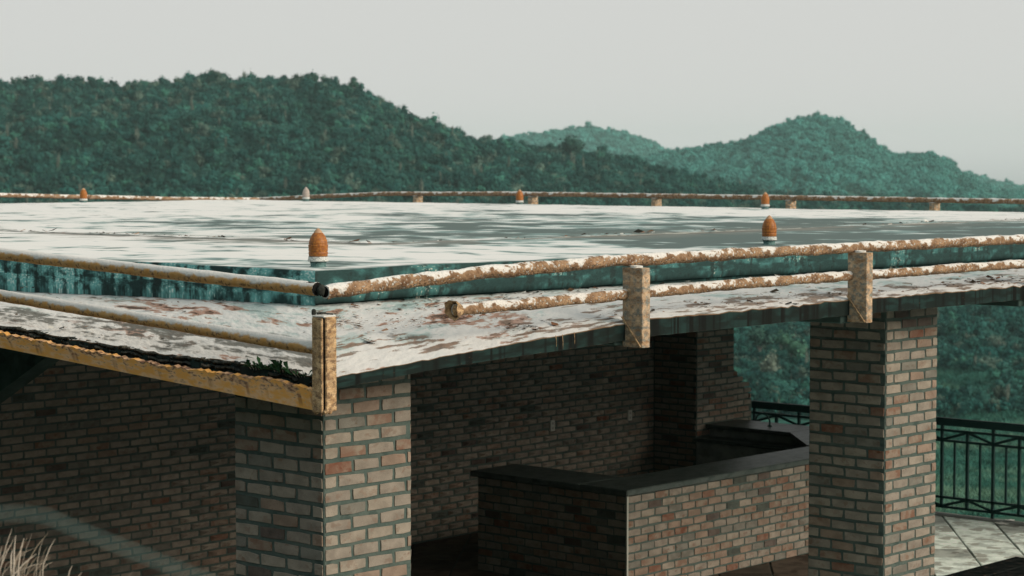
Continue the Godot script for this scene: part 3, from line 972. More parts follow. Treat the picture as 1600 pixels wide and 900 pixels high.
# ------------------------------------------------------------------ terrace
func build_terrace() -> void:
	var t := thing("terrace", "terrace floor of grey square tiles laid diagonally", "", 14.0, 11.0, FLOOR)
	tag(t, "", "", "", "structure")
	box_part("bed", P(6.6, 5.9, -4.4), P(20.93, 26.0, -3.832), 0.01, mats.tile_bed, t)
	box_part("edging", P(20.80, 6.0, -4.4), P(20.99, 26.0, -3.812), 0.012, mats.stucco, t)
	var rng := RandomNumberGenerator.new()
	rng.seed = 23
	var clip := PackedVector2Array([Vector2(6.9, 6.2), Vector2(20.796, 6.2), Vector2(20.796, 15.44), Vector2(6.9, 15.44)])
	var rot := deg_to_rad(AZ - 4.0)
	var e1 := Vector2(cos(rot), sin(rot))          # straight ahead in (u, v)
	var e2 := Vector2(-e1.y, e1.x)
	var made := []
	for a in range(-2, 66):
		for b in range(-44, 44):
			var o := e1 * (a * 0.5 - 2.0) + e2 * (b * 0.5)
			var g := 0.009
			var sq := PackedVector2Array([o + e1 * g + e2 * g, o + e1 * (0.5 - g) + e2 * g, o + e1 * (0.5 - g) + e2 * (0.5 - g), o + e1 * g + e2 * (0.5 - g)])
			var c := (sq[0] + sq[2]) * 0.5
			if c.x < 4.4 or c.x > 21.2 or c.y < 2.8 or c.y > 15.9: continue
			for piece in Geometry2D.intersect_polygons(sq, clip):
				made.append([piece, c])
	var kinds := ["tile_a", "tile_a", "tile_b", "tile_c"]
	var rest := {}
	var n := 0
	for q in made:
		var p := screen(G(q[1].x, q[1].y, FLOOR))
		var show: bool = p.x > -40 and p.x < 1640 and p.y < 930 and p.y > 760 and (p.x > 1040) and n < 290
		var m := MB.new()
		var top: float = FLOOR + rng.randf_range(-0.004, 0.002)
		var tone: String = kinds[rng.randi() % 4]
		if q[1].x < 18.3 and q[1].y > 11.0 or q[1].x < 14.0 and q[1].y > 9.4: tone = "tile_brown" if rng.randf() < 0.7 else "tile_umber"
		var poly: PackedVector2Array = q[0]
		var ctr := Vector2.ZERO
		for z in poly: ctr += z / poly.size()
		var inner := PackedVector2Array()
		for z in poly: inner.append(z + (ctr - z).normalized() * 0.008)
		for k in poly.size():
			var k2 := (k + 1) % poly.size()
			var inside := P(ctr.x, ctr.y, top - 0.02)
			m.to(P(inner[k].x, inner[k].y, top), P(inner[k2].x, inner[k2].y, top), P(ctr.x, ctr.y, top + 0.0005), inside)
			m.qo(P(inner[k].x, inner[k].y, top), P(inner[k2].x, inner[k2].y, top), P(poly[k2].x, poly[k2].y, top - 0.005), P(poly[k].x, poly[k].y, top - 0.005), inside)
			m.qo(P(poly[k].x, poly[k].y, top - 0.005), P(poly[k2].x, poly[k2].y, top - 0.005), P(poly[k2].x, poly[k2].y, top - 0.02), P(poly[k].x, poly[k].y, top - 0.02), inside)
		if show:
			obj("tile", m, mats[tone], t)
			n += 1
		else:
			if not rest.has(tone): rest[tone] = MB.new()
			rest[tone].add(m, Transform3D())
	for key in rest:
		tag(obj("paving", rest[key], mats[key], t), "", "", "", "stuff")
	print("tiles ", n)
	# grassy bank under the camera
	var rows := []
	var uvs := []
	for a in 61:
		var row := PackedVector3Array()
		var ru := PackedVector2Array()
		for b in 61:
			var x := -16.0 + 30.0 * b / 60.0
			var z := -12.0 + 34.0 * a / 60.0
			var gu := x * sa + z * ca
			var gv := -x * ca + z * sa
			var y := minf(-1.55, -0.2 * z - 0.12) + 0.07 * sin(x * 2.3 + z) * cos(z * 1.9 - x)
			var fall := ss(5.7, 6.7, gu + 0.12 * sin(gv * 2.0)) if gv > 5.6 else ss(6.9, 8.3, z + 0.35 * x * ss(0.0, 3.0, x))
			y = lerpf(y, -4.3, fall)
			row.append(W(x, y, z))
			ru.append(Vector2(x, z))
		rows.append(row)
		uvs.append(ru)
	var m := MB.new()
	m.grid(rows, uvs)
	tag(obj("grass_bank", m, mats.bank_soil), "dry earth bank in the near foreground", "", "", "structure")
	# railing at the terrace edge
	var r := thing("terrace_railing", "dark green iron railing with zigzag bands along the terrace edge", "railing", 20.95, 12.5, FLOOR)
	box_part("top_rail", P(20.91, 6.0, -2.85), P(20.99, 15.6, -2.768), 0.012, mats.green_iron, r)
	for y in [-2.905, -3.018, -3.64, -3.745]:
		box_part("rail", P(20.935, 6.0, y - 0.013), P(20.965, 15.6, y + 0.013), 0.003, mats.green_iron, r)
	var k := 0
	var v := 6.266
	while v < 15.55:
		var lo := -3.754 if k % 2 == 0 else -3.65
		var hi := -2.83 if k % 4 == 0 else (-2.895 if k % 2 == 0 else -3.01)
		var wdt := 0.016 if k % 2 == 0 else 0.0115
		if k % 12 == 0: lo = FLOOR
		box_part("baluster", P(20.951 - wdt, v - wdt, lo), P(20.951 + wdt, v + wdt, hi), 0.003, mats.green_iron, r)
		if k % 4 == 0:
			for yy in [[-2.905, -3.018], [-3.64, -3.745]]:
				for s in [-1.0, 1.0]:
					var z := MB.new()
					z.tube(PackedVector3Array([P(20.95, v, yy[1] + 0.008 if yy[0] > -3 else yy[1] + 0.008), P(20.95, v + s * 0.314, yy[0] - 0.008)]), [0.015, 0.015], 6)
					obj("zigzag_bar", z, mats.green_iron, r)
		v += 0.157
		k += 1
	# scraps of paper
	var sc := 0
	for q in [[1571.0, 823.0, 0.10, "larger white scrap of paper on the terrace tiles by the railing"], [1584.0, 818.0, 0.07, "smaller pale scrap of paper just behind the larger one on the tiles"]]:
		var zc: float = 3.82 * 3450.0 / (q[1] - 255.0)
		var xc: float = (q[0] - 800.0) / 3450.0 * zc
		var o := MeshInstance3D.new()
		o.name = numbered("paper_scrap")
		var pm := MB.new()
		var rr := []
		var uu := []
		for a in 4:
			var row := PackedVector3Array()
			var ru := PackedVector2Array()
			for b in 5:
				row.append(Vector3((b - 2) * 0.25 * q[2] * 1.1, 0.005 + 0.012 * absf(sin(a * 1.3 + b * 1.1 + sc)), (a - 1.5) * 0.33 * q[2] * 1.4))
				ru.append(Vector2.ZERO)
			rr.append(row)
			uu.append(ru)
		pm.grid(rr, uu, true)
		o.mesh = pm.mesh()
		o.material_override = mats.paper
		o.position = W(xc, FLOOR + 0.002, zc)
		o.rotation.y = 0.5 + sc
		tag(o, q[3], "paper")
		add_child(o, true)
		sc += 1
	# charred table at the lower right corner
	var tb := thing("weathered_table", "black weathered wooden table cut off by the lower right corner", "table", 14.4, 7.8, FLOOR)
	for q in 4:
		box_part("plank", P(13.3 + 0.01 * q, 7.36 + q * 0.245, -3.055), P(15.02 - 0.006 * q, 7.36 + q * 0.245 + 0.236, -3.0 + 0.002 * (q % 2)), 0.008, mats.char_wood, tb)
	for q in [[13.5, 7.45], [14.8, 7.45], [13.5, 8.1], [14.8, 8.1]]:
		box_part("leg", P(q[0], q[1], FLOOR), P(q[0] + 0.09, q[1] + 0.09, -3.056), 0.006, mats.char_wood, tb)


# ------------------------------------------------------------------ roof
var eave_right := [[7.2, -1.062], [7.45, -1.052], [8.35, -0.993], [9.44, -0.927], [9.9, -0.897], [10.76, -0.893], [11.94, -0.881], [14.25, -0.883], [24.5, -0.883]]
var eave_left := [[7.7, -1.055], [7.95, -1.045], [8.2, -1.018], [9.14, -1.005], [10.57, -0.928], [12.5, -0.89], [28.0, -0.883]]
var rn := FastNoiseLite.new()

func build_roof() -> void:
	rn.seed = 8
	rn.frequency = 1.0
	rn.fractal_octaves = 4
	var r := thing("pavilion_roof", "flat white painted concrete roof with sloping eaves and peeling stained paint", "roof", 12.0, 12.0, -0.95)
	# slab
	var rows := []
	var uvs := []
	for a in 73:
		var row := PackedVector3Array()
		var ru := PackedVector2Array()
		for b in 62:
			var u := 8.2 + 15.3 * b / 61.0
			var v := 8.825 + 18.1 * a / 72.0
			var y := -0.584 + 0.010 * rn.get_noise_2d(u * 0.5, v * 0.5) + 0.006 * rn.get_noise_2d(u * 2.0, v * 2.0)
			row.append(P(u, v, y))
			ru.append(Vector2(b / 61.0, a / 72.0))
		rows.append(row)
		uvs.append(ru)
	var m := MB.new()
	m.grid(rows, uvs)
	obj("slab_top", m, mats.slab_top, r)
	# sides: [from, to, outward offset] with a soft upper arris and a recess at the foot
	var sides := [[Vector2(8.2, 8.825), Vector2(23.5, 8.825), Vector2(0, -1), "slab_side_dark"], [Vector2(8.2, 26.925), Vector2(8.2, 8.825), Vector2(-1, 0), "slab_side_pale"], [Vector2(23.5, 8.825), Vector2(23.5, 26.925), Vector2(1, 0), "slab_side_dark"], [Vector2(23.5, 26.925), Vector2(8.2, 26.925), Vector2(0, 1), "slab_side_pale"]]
	for s in sides:
		var f: Vector2 = s[0]
		var g: Vector2 = s[1]
		var o: Vector2 = s[2]
		var nseg := int(f.distance_to(g) / 0.08)
		rows = []
		uvs = []
		var foot := -0.03 if o.y < 0.0 else 0.01
		var prof := [[0.0, 0.0, 0.0], [0.006, -0.006, 0.06], [0.012, -0.05, 0.3], [0.008, -0.10, 0.55], [0.010, -0.145, 0.85], [0.0 if foot < 0.0 else 0.01, -0.178, 0.92], [foot, -0.182, 0.94], [foot, -0.36, 1.0]]
		for q in prof:
			var row := PackedVector3Array()
			var ru := PackedVector2Array()
			for k in nseg + 1:
				var t := float(k) / nseg
				var p := f.lerp(g, t)
				var top := -0.584 + 0.010 * rn.get_noise_2d(p.x * 0.5, p.y * 0.5) + 0.006 * rn.get_noise_2d(p.x * 2.0, p.y * 2.0)
				var wob: float = (0.008 * rn.get_noise_3d(p.x * 3.0, q[1] * 20.0, p.y * 3.0)) if q[1] < -0.001 and t > 0.0 and t < 1.0 else 0.0
				p += o * (q[0] + wob)
				# meet the neighbouring side at the corner
				var tan := (g - f).normalized()
				if k == 0: p -= tan * q[0]
				if k == nseg: p += tan * q[0]
				row.append(P(p.x, p.y, top + q[1]))
				ru.append(Vector2(t * f.distance_to(g) / 5.0, q[2]))
			rows.append(row)
			uvs.append(ru)
		m = MB.new()
		m.grid(rows, uvs, true)
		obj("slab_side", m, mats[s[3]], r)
	# raised joint lips on the slab
	for q in [[Vector2(11.22, 11.3), Vector2(11.18, 26.7)], [Vector2(11.2, 11.35), Vector2(23.3, 11.35)]]:
		m = MB.new()
		var pts := PackedVector3Array()
		var rad := []
		for k in 160:
			var p: Vector2 = q[0].lerp(q[1], k / 159.0)
			pts.append(P(p.x + 0.05 * rn.get_noise_1d(k * 0.3), p.y + 0.05 * rn.get_noise_1d(k * 0.3 + 50.0), -0.590))
			rad.append(0.010 + 0.012 * rn.get_noise_1d(k * 0.9 + 9.0))
		m.tube(pts, rad, 6)
		obj("joint", m, mats.stucco, r)
	# eaves: four sloping skirts
	for side in 4:
		var n := 260 if side < 2 else 60
		rows = []
		uvs = []
		var low := []
		var edge_t := PackedVector3Array()
		var edge_b := PackedVector3Array()
		for k in n + 1:
			var t := pow(float(k) / n, 1.25) if side < 2 else float(k) / n
			var inner: Vector3
			var outer: Vector3
			match side:
				0:
					inner = Vector3(lerpf(8.2, 23.5, t), 8.83, -0.772 - 0.012 * ss(9.0, 14.0, lerpf(8.2, 23.5, t)))
					outer = Vector3(lerpf(7.40, 24.28, t), 7.90, 0)
					outer.z = along(eave_right, outer.x)
				1:
					inner = Vector3(8.2, lerpf(8.83, 26.9, t), -0.772 - 0.03 * ss(9.0, 12.0, lerpf(8.83, 26.9, t)))
					outer = Vector3(7.40, lerpf(7.90, 27.65, t), 0)
					outer.z = along(eave_left, outer.y)
				2:
					inner = Vector3(23.5, lerpf(8.83, 26.9, t), -0.77)
					outer = Vector3(24.28, lerpf(7.90, 27.65, t), -0.883)
				3:
					inner = Vector3(lerpf(8.2, 23.5, t), 26.9, -0.77)
					outer = Vector3(lerpf(7.40, 24.28, t), 27.65, -0.883)
			var row := PackedVector3Array()
			var ru := PackedVector2Array()
			for q in 13:
				var w := q / 12.0
				var p := inner.lerp(outer, w)
				p.z += 0.014 * rn.get_noise_2d(p.x * 1.5, p.y * 1.5) * sin(PI * w) + 0.006 * rn.get_noise_2d(p.x * 7.0, p.y * 7.0)
				p.z += 0.02 * sin(PI * w) * (1.0 if side < 2 else 0.0)
				if q == 12 and k > 0 and k < n:
					var j := (0.014 * rn.get_noise_1d((p.x + p.y) * 12.0 + side * 40.0) + 0.008 * rn.get_noise_1d((p.x + p.y) * 2.2)) * (1.0 if side == 1 or p.x > 9.6 else 0.25)
					p.z += j * 0.7
					if side == 0: p.y += j
					if side == 1: p.x += j * 2.0
				row.append(P(p.x, p.y, p.z))
				var run: float = outer.x - 7.4 if side == 0 or side == 3 else outer.y - 7.9
				ru.append(Vector2(run / 10.24, w * 0.985 + 0.005))
			rows.append(row)
			uvs.append(ru)
			low.append(row[12])
			edge_t.append(row[12])
			var thick: float = 0.06 + 0.04 * ss(8.0, 10.0, outer.x) if side == 0 else 0.09
			edge_b.append(row[12] + Vector3(0, -thick + 0.003 * rn.get_noise_1d(k * 0.7) - (row[12].y - (outer.z - by)), 0))
		m = MB.new()
		m.grid(rows, uvs, side == 0 or side == 2)
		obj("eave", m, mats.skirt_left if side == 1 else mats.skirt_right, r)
		# drip edge
		m = MB.new()
		var e1 := PackedVector2Array()
		var e2 := PackedVector2Array()
		for k in n + 1:
			var x := (edge_t[k].x if side == 0 or side == 3 else edge_t[k].z) / 5.0
			e1.append(Vector2(x, 0.0))
			e2.append(Vector2(x, 1.0))
		m.grid([edge_t, edge_b], [e1, e2], side == 0 or side == 2)
		obj("drip_edge", m, mats.eave_edge, r)
		# underside
		m = MB.new()
		var back := PackedVector3Array()
		for k in n + 1:
			back.append(Vector3(rows[k][0].x, 0.0 + (-0.95 - by), rows[k][0].z))
		m.grid([edge_b, back], [e1, e2], side == 0 or side == 2)
		obj("soffit", m, mats.stucco, r)
	box_part("ceiling", P(8.2, 8.83, -1.0), P(23.5, 26.9, -0.93), 0.0, mats.stucco, r)
	# yellow board under the left eave, ragged along its upper edge
	rows = [PackedVector3Array(), PackedVector3Array(), PackedVector3Array(), PackedVector3Array(), PackedVector3Array()]
	uvs = [PackedVector2Array(), PackedVector2Array(), PackedVector2Array(), PackedVector2Array(), PackedVector2Array()]
	var tt := [[7.9, -1.108], [8.2, -1.076], [9.14, -1.052], [10.57, -0.956], [12.5, -0.91], [28.0, -0.90]]
	var tb := [[7.9, -1.216], [9.14, -1.139], [10.57, -1.050], [12.5, -1.01], [28.0, -1.0]]
	for k in 421:
		var v := 7.93 + 6.0 * k / 420.0
		var a: float = along(tt, v) + 0.012 * rn.get_noise_1d(v * 14.0) + 0.006 * rn.get_noise_1d(v * 50.0)
		var b := along(tb, v)
		var x := (v - 7.9) / 4.0
		rows[0].append(P(7.375, v, a)); uvs[0].append(Vector2(x, 0.0))
		rows[1].append(P(7.345, v, a - 0.004)); uvs[1].append(Vector2(x, 0.04))
		rows[2].append(P(7.36 + 0.003 * rn.get_noise_1d(v * 5.0), v, (a + b) * 0.5)); uvs[2].append(Vector2(x, 0.5))
		rows[3].append(P(7.375, v, b)); uvs[3].append(Vector2(x, 1.0))
		rows[4].append(P(7.44, v, b - 0.001)); uvs[4].append(Vector2(x, 1.08))
	m = MB.new()
	m.grid(rows.slice(0, 2), uvs.slice(0, 2))
	m.grid(rows.slice(1, 4), uvs.slice(1, 4))
	m.grid(rows.slice(3, 5), uvs.slice(3, 5))
	obj("yellow_board", m, mats.yellow_board, r)
	# layers of bitumen felt squeezed between board and paint
	for layer in 3:
		rows = [PackedVector3Array(), PackedVector3Array(), PackedVector3Array(), PackedVector3Array()]
		uvs = [PackedVector2Array(), PackedVector2Array(), PackedVector2Array(), PackedVector2Array()]
		for k in 801:
			var v := 7.93 + 6.0 * k / 800.0
			var top := along(eave_left, v) - 0.004
			var bot := along(tt, v) - 0.02
			var y := lerpf(top, bot, [0.12, 0.5, 0.95][layer])
			var out_: float = 7.372 + [0.026, 0.022, 0.014][layer] + 0.024 * rn.get_noise_1d(v * 8.0 + layer * 31.0) + 0.010 * rn.get_noise_1d(v * 45.0 + layer * 11.0)
			var lift := 0.014 * rn.get_noise_1d(v * 6.0 + layer * 17.0) + 0.009 * rn.get_noise_1d(v * 38.0 + layer * 5.0)
			rows[0].append(P(7.52, v, y + 0.012))
			rows[1].append(P(out_, v, y + 0.010 + lift))
			rows[2].append(P(out_ - 0.002, v, y - 0.006 + lift))
			rows[3].append(P(7.52, v, y - 0.010))
			for q in 4: uvs[q].append(Vector2(v, q * 0.1))
		m = MB.new()
		m.grid(rows, uvs)
		obj("felt_layer", m, mats.bitumen, r)
	# brackets behind the posts and a haunch at the far left
	for u in [9.70, 12.0, 14.3, 16.6]:
		box_part("bracket", P(u - 0.02, 7.93, -1.035), P(u + 0.10, 8.82, -0.94), 0.006, mats.dark_concrete, r)
	m = MB.new()
	var tri := [Vector2(12.38, -1.335), Vector2(14.4, -2.36), Vector2(14.4, -0.96), Vector2(11.6, -0.96)]
	for u in [8.98, 9.14]:
		var q := []
		for p in tri: q.append(P(u, p.x, p.y))
		m.qo(q[0], q[1], q[2], q[3], P(9.06, 13.2, -1.2))
	for k in 4:
		var p: Vector2 = tri[k]
		var p2: Vector2 = tri[(k + 1) % 4]
		m.qo(P(8.98, p.x, p.y), P(8.98, p2.x, p2.y), P(9.14, p2.x, p2.y), P(9.14, p.x, p.y), P(9.06, 13.2, -1.2))
	obj("haunch", m, mats.dark_concrete, r)


# ------------------------------------------------------------------ pipes on the roof edge
func pipe(tab: Array, along_v: bool, fixed: float, from: float, to: float, rad: float, crust: float, sd: float) -> MB:
	var m := MB.new()
	var pts := PackedVector3Array()
	var rads := []
	var n := int((to - from) / 0.045)
	for k in n + 1:
		var s := lerpf(from, to, float(k) / n)
		var y := along(tab, s)
		pts.append(P(fixed, s, y) if along_v else P(s, fixed, y))
		var ring := []
		for q in 14:
			ring.append(rad + crust * (rn.get_noise_3d(s * 3.2 + sd, cos(TAU * q / 14.0) * 0.8, sin(TAU * q / 14.0) * 0.8 + sd) + 0.6 * rn.get_noise_3d(s * 11.0 + sd, cos(TAU * q / 14.0) * 2.0, sin(TAU * q / 14.0) * 2.0)))
		rads.append(ring)
	m.tube(pts, rads, 14, Vector3.UP, sd, false)
	# pipe wall and dark bore at both ends
	for e in [0, n]:
		var inner: Vector3 = pts[mini(e + 3, n)] if e == 0 else pts[n - 3]
		var dir: Vector3 = (pts[e] - inner).normalized()
		var side: Vector3 = dir.cross(Vector3.UP).normalized()
		var up: Vector3 = side.cross(dir)
		for q in 14:
			var a := TAU * q / 14.0
			var b := TAU * (q + 1) / 14.0
			var va := up * cos(a) + side * sin(a)
			var vb := up * cos(b) + side * sin(b)
			m.qo(pts[e] + va * rad, pts[e] + vb * rad, pts[e] + vb * rad * 0.8, pts[e] + va * rad * 0.8, inner)
	return m

func plug(parent: Node, tab: Array, along_v: bool, fixed: float, s: float, s2: float, rad: float) -> void:
	var m := MB.new()
	m.tube(PackedVector3Array([P(fixed, s, along(tab, s)) if along_v else P(s, fixed, along(tab, s)), P(fixed, s2, along(tab, s2)) if along_v else P(s2, fixed, along(tab, s2))]), [rad, rad], 12)
	obj("bore", m, mats.hole, parent)

func post(parent: Node, u: float, v: float, top: float, bot: float, wu: float, wv: float, strap: bool) -> void:
	var m := MB.new()
	# slightly dented tube: rings of a rounded rectangle
	var rows := []
	var uvs := []
	var ring := []
	for c in [[-1, -1], [1, -1], [1, 1], [-1, 1]]:
		for s in 3:
			var a: float = atan2(c[1], c[0]) + (s - 1) * 0.6
			ring.append(Vector2(c[0] * (wu * 0.5 - 0.007) + cos(a) * 0.007, c[1] * (wv * 0.5 - 0.007) + sin(a) * 0.007))
	ring.append(ring[0])
	for k in 16:
		var row := PackedVector3Array()
		var ru := PackedVector2Array()
		for q in ring.size():
			var p: Vector2 = ring[q]
			var y := lerpf(bot, top, k / 15.0)
			var d := 0.0035 * rn.get_noise_3d(p.x * 30.0 + u, y * 12.0, p.y * 30.0)
			if q == ring.size() - 1: d = 0.0035 * rn.get_noise_3d(ring[0].x * 30.0 + u, y * 12.0, ring[0].y * 30.0)
			row.append(P(u + p.x * (1.0 + d * 10.0), v + p.y * (1.0 + d * 10.0), y))
			ru.append(Vector2(q * 0.1, y))
		rows.append(row)
		uvs.append(ru)
	m.grid(rows, uvs)
	for k in ring.size() - 1:
		m.to(rows[0][k], rows[0][k + 1], P(u, v, bot), P(u, v, 0.5 * (top + bot)))
		m.to(rows[15][k], rows[15][k + 1], P(u, v, top + 0.004), P(u, v, 0.5 * (top + bot)))
	var o := obj("post", m, mats.post_paint, parent)
	# crust of paint and lichen on the head
	var c := MB.new()
	c.lathe(P(u, v, top + 0.002), [[0.0, 0.013], [wv * 0.25, 0.010], [wu * 0.52, 0.004], [wu * 0.56, -0.002]], 9)
	obj("head_crust", c, mats.lichen, o)
	if strap:
		var s := MB.new()
		s.tube(PackedVector3Array([P(u - wu * 0.5 - 0.003, v + wv * 0.5, bot + 0.17), P(u - wu * 0.5 - 0.004, v - wv * 0.5 + 0.01, bot + 0.004)]), [0.006, 0.006], 6)
		obj("brace_rod", s, mats.post_plain, o)

func build_railings() -> void:
	# near right eave
	var up := [[7.38, -0.632], [7.9, -0.603], [8.64, -0.573], [9.66, -0.550], [11.0, -0.544], [14.24, -0.546], [24.3, -0.50]]
	var lo := [[8.3, -0.766], [9.66, -0.747], [11.02, -0.728], [14.25, -0.726], [24.3, -0.70]]
	var r := thing("pipe_railing", "rusty lichen crusted pipe railing along the right eave, its lower pipe broken off", "railing", 7.4, 7.87, -1.0, "pipe railings round the roof")
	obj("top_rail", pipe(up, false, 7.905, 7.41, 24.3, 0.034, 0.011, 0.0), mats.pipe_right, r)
	plug(r, up, false, 7.905, 7.415, 7.5, 0.028)
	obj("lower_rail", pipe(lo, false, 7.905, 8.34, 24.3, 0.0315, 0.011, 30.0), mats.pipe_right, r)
	plug(r, lo, false, 7.905, 8.345, 8.42, 0.026)
	# torn weld at the corner and rust plug in the lower stub
	for q in [[7.392, 7.912, -0.622, 0.027, 0.035, mats.bitumen, "torn_weld"], [8.345, 7.905, along(lo, 8.345), 0.029, 0.03, mats.post_plain, "rust_plug"]]:
		var wm := MB.new()
		var wr := []
		var wu := []
		for a in 10:
			var row := PackedVector3Array()
			var ru := PackedVector2Array()
			for b in 15:
				var d := Vector3(sin(PI * a / 9.0) * cos(TAU * (b % 14) / 14.0), cos(PI * a / 9.0), sin(PI * a / 9.0) * sin(TAU * (b % 14) / 14.0))
				var rr: float = q[3] * (1.0 + 0.5 * rn.get_noise_3d(d.x * 3.0 + q[0], d.y * 3.0, d.z * 3.0) + 0.3 * rn.get_noise_3d(d.x * 9.0, d.y * 9.0, d.z * 9.0))
				row.append(P(q[0], q[1], q[2]) + d * rr * Vector3(0.75, 1.0, 0.75))
				ru.append(Vector2(a, b) * 0.1)
			wr.append(row)
			wu.append(ru)
		wm.grid(wr, wu, true)
		obj(q[6], wm, q[5], r)
	# torn collar at the broken end of the lower pipe
	var m := MB.new()
	for k in 14:
		var a := TAU * k / 14.0
		var b := TAU * (k + 1) / 14.0
		var ra := 0.050 + 0.03 * rn.get_noise_1d(k * 3.1)
		var rb := 0.050 + 0.03 * rn.get_noise_1d(((k + 1) % 14) * 3.1)
		var y := along(lo, 8.34)
		for off in [0.0, -0.006]:
			m.qo(P(8.37, 7.905 + sin(a) * 0.031, y + cos(a) * 0.031), P(8.37, 7.905 + sin(b) * 0.031, y + cos(b) * 0.031), P(8.315 + off + 0.02 * rn.get_noise_1d((k + 1) % 14 * 2.0), 7.905 + sin(b) * rb, y + cos(b) * rb), P(8.315 + off + 0.02 * rn.get_noise_1d(k * 2.0), 7.905 + sin(a) * ra, y + cos(a) * ra), P(8.6, 7.905, y))
	obj("torn_collar", m, mats.post_plain, r)
	var posts := [[9.767, -0.592, -1.042], [12.068, -0.574, -1.024], [14.40, -0.57, -1.02], [16.72, -0.57, -1.02]]
	for p in posts: post(r, p[0], 7.845, p[1], p[2], 0.072, 0.148, true)
	# corner post: two plates with an open seam on the corner
	var cp := Node3D.new()
	cp.name = "corner_post"
	r.add_child(cp)
	var top := -0.750
	var bot := -1.216
	box_part("core", P(7.345, 7.845, bot + 0.01), P(7.41, 7.91, top - 0.003), 0.003, mats.hole, cp)
	box_part("plate", P(7.331, 7.8465, bot), P(7.345, 7.918, top), 0.004, mats.post_plain, cp)
	box_part("plate", P(7.3475, 7.830, bot + 0.006), P(7.418, 7.844, top + 0.003), 0.004, mats.post_plain, cp)
	box_part("cap", P(7.333, 7.833, top - 0.001), P(7.42, 7.92, top + 0.010), 0.006, mats.lichen, cp)
	for q in 9:
		var a := q * 0.9
		var rr := 0.009 + 0.005 * sin(q * 2.1)
		var bm := MB.new()
		bm.lathe(P(7.345 + 0.01 * (q % 4) * (1 if q % 2 else 0), 7.838 + 0.016 * (q % 5) * (0 if q % 2 else 1), bot + 0.004 + 0.006 * sin(a)), [[0.0, rr], [rr * 0.8, rr * 0.6], [rr, 0.0], [rr * 0.7, -rr * 0.7], [0.0, -rr]], 7)
		obj("rust_lump", bm, mats.post_plain, cp)
	# torn bracket behind the corner post
	var st := MB.new()
	for q in [[7.43, 7.95, 0.022, 0.018], [7.455, 7.93, 0.02, 0.012], [7.405, 7.98, 0.012, 0.034]]:
		st.box(P(q[0] - q[2], q[1] + q[2], top + 0.0).min(P(q[0] + q[2], q[1] - q[2], top + q[3])), P(q[0] - q[2], q[1] + q[2], top).max(P(q[0] + q[2], q[1] - q[2], top + q[3])), 0.008)
	obj("torn_bracket", st, mats.bitumen, cp)
	# near left eave
	var lu := [[7.9, -0.617], [8.5, -0.596], [10.56, -0.516], [12.5, -0.48], [27.5, -0.56]]
	var ll := [[7.9, -0.908], [10.56, -0.753], [12.5, -0.70], [27.5, -0.74]]
	var l := thing("pipe_railing", "smoother ochre pipe railing along the left eave, its pipes ending at the corner", "railing", 7.375, 9.0, -1.0, "pipe railings round the roof")
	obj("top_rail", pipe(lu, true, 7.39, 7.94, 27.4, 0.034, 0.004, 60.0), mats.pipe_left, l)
	plug(l, lu, true, 7.39, 7.935, 8.0, 0.033)
	plug(l, ll, true, 7.385, 7.93, 8.0, 0.032)
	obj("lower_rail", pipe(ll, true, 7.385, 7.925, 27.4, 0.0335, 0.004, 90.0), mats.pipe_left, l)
	for v in [11.0, 13.3]: post(l, 7.345, v, along(lu, v) - 0.03, along(lu, v) - 0.5, 0.148, 0.072, false)
	# far eaves
	var fu := [[7.9, -0.50], [13.4, -0.470], [16.85, -0.458], [21.9, -0.452], [24.57, -0.477], [26.03, -0.531], [27.57, -0.60]]
	var fl := [[7.9, -0.70], [27.6, -0.74]]
	var f := thing("pipe_railing", "thin rusty pipe railing along the far right roof edge against the hills", "railing", 24.3, 17.0, -1.0, "pipe railings round the roof")
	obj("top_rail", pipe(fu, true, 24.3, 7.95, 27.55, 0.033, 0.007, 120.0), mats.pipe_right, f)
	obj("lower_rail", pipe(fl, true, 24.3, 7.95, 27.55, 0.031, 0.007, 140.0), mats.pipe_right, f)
	for v in [23.869, 21.5, 19.194, 16.921, 14.722, 12.4, 10.1]: post(f, 24.34, v, along(fu, v) - 0.035, -1.02, 0.148, 0.072, false)
	var gu := [[7.4, -0.47], [19.0, -0.466], [22.37, -0.562], [23.7, -0.588], [24.3, -0.60]]
	var g := thing("pipe_railing", "thin sagging pipe railing along the far left roof edge", "railing", 16.0, 27.4, -1.0, "pipe railings round the roof")
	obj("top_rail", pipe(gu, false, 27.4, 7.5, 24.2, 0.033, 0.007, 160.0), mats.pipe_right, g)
	for u in [9.8, 12.1, 14.4, 16.7]: post(g, u, 27.44, along(gu, u) - 0.035, -1.02, 0.072, 0.148, false)


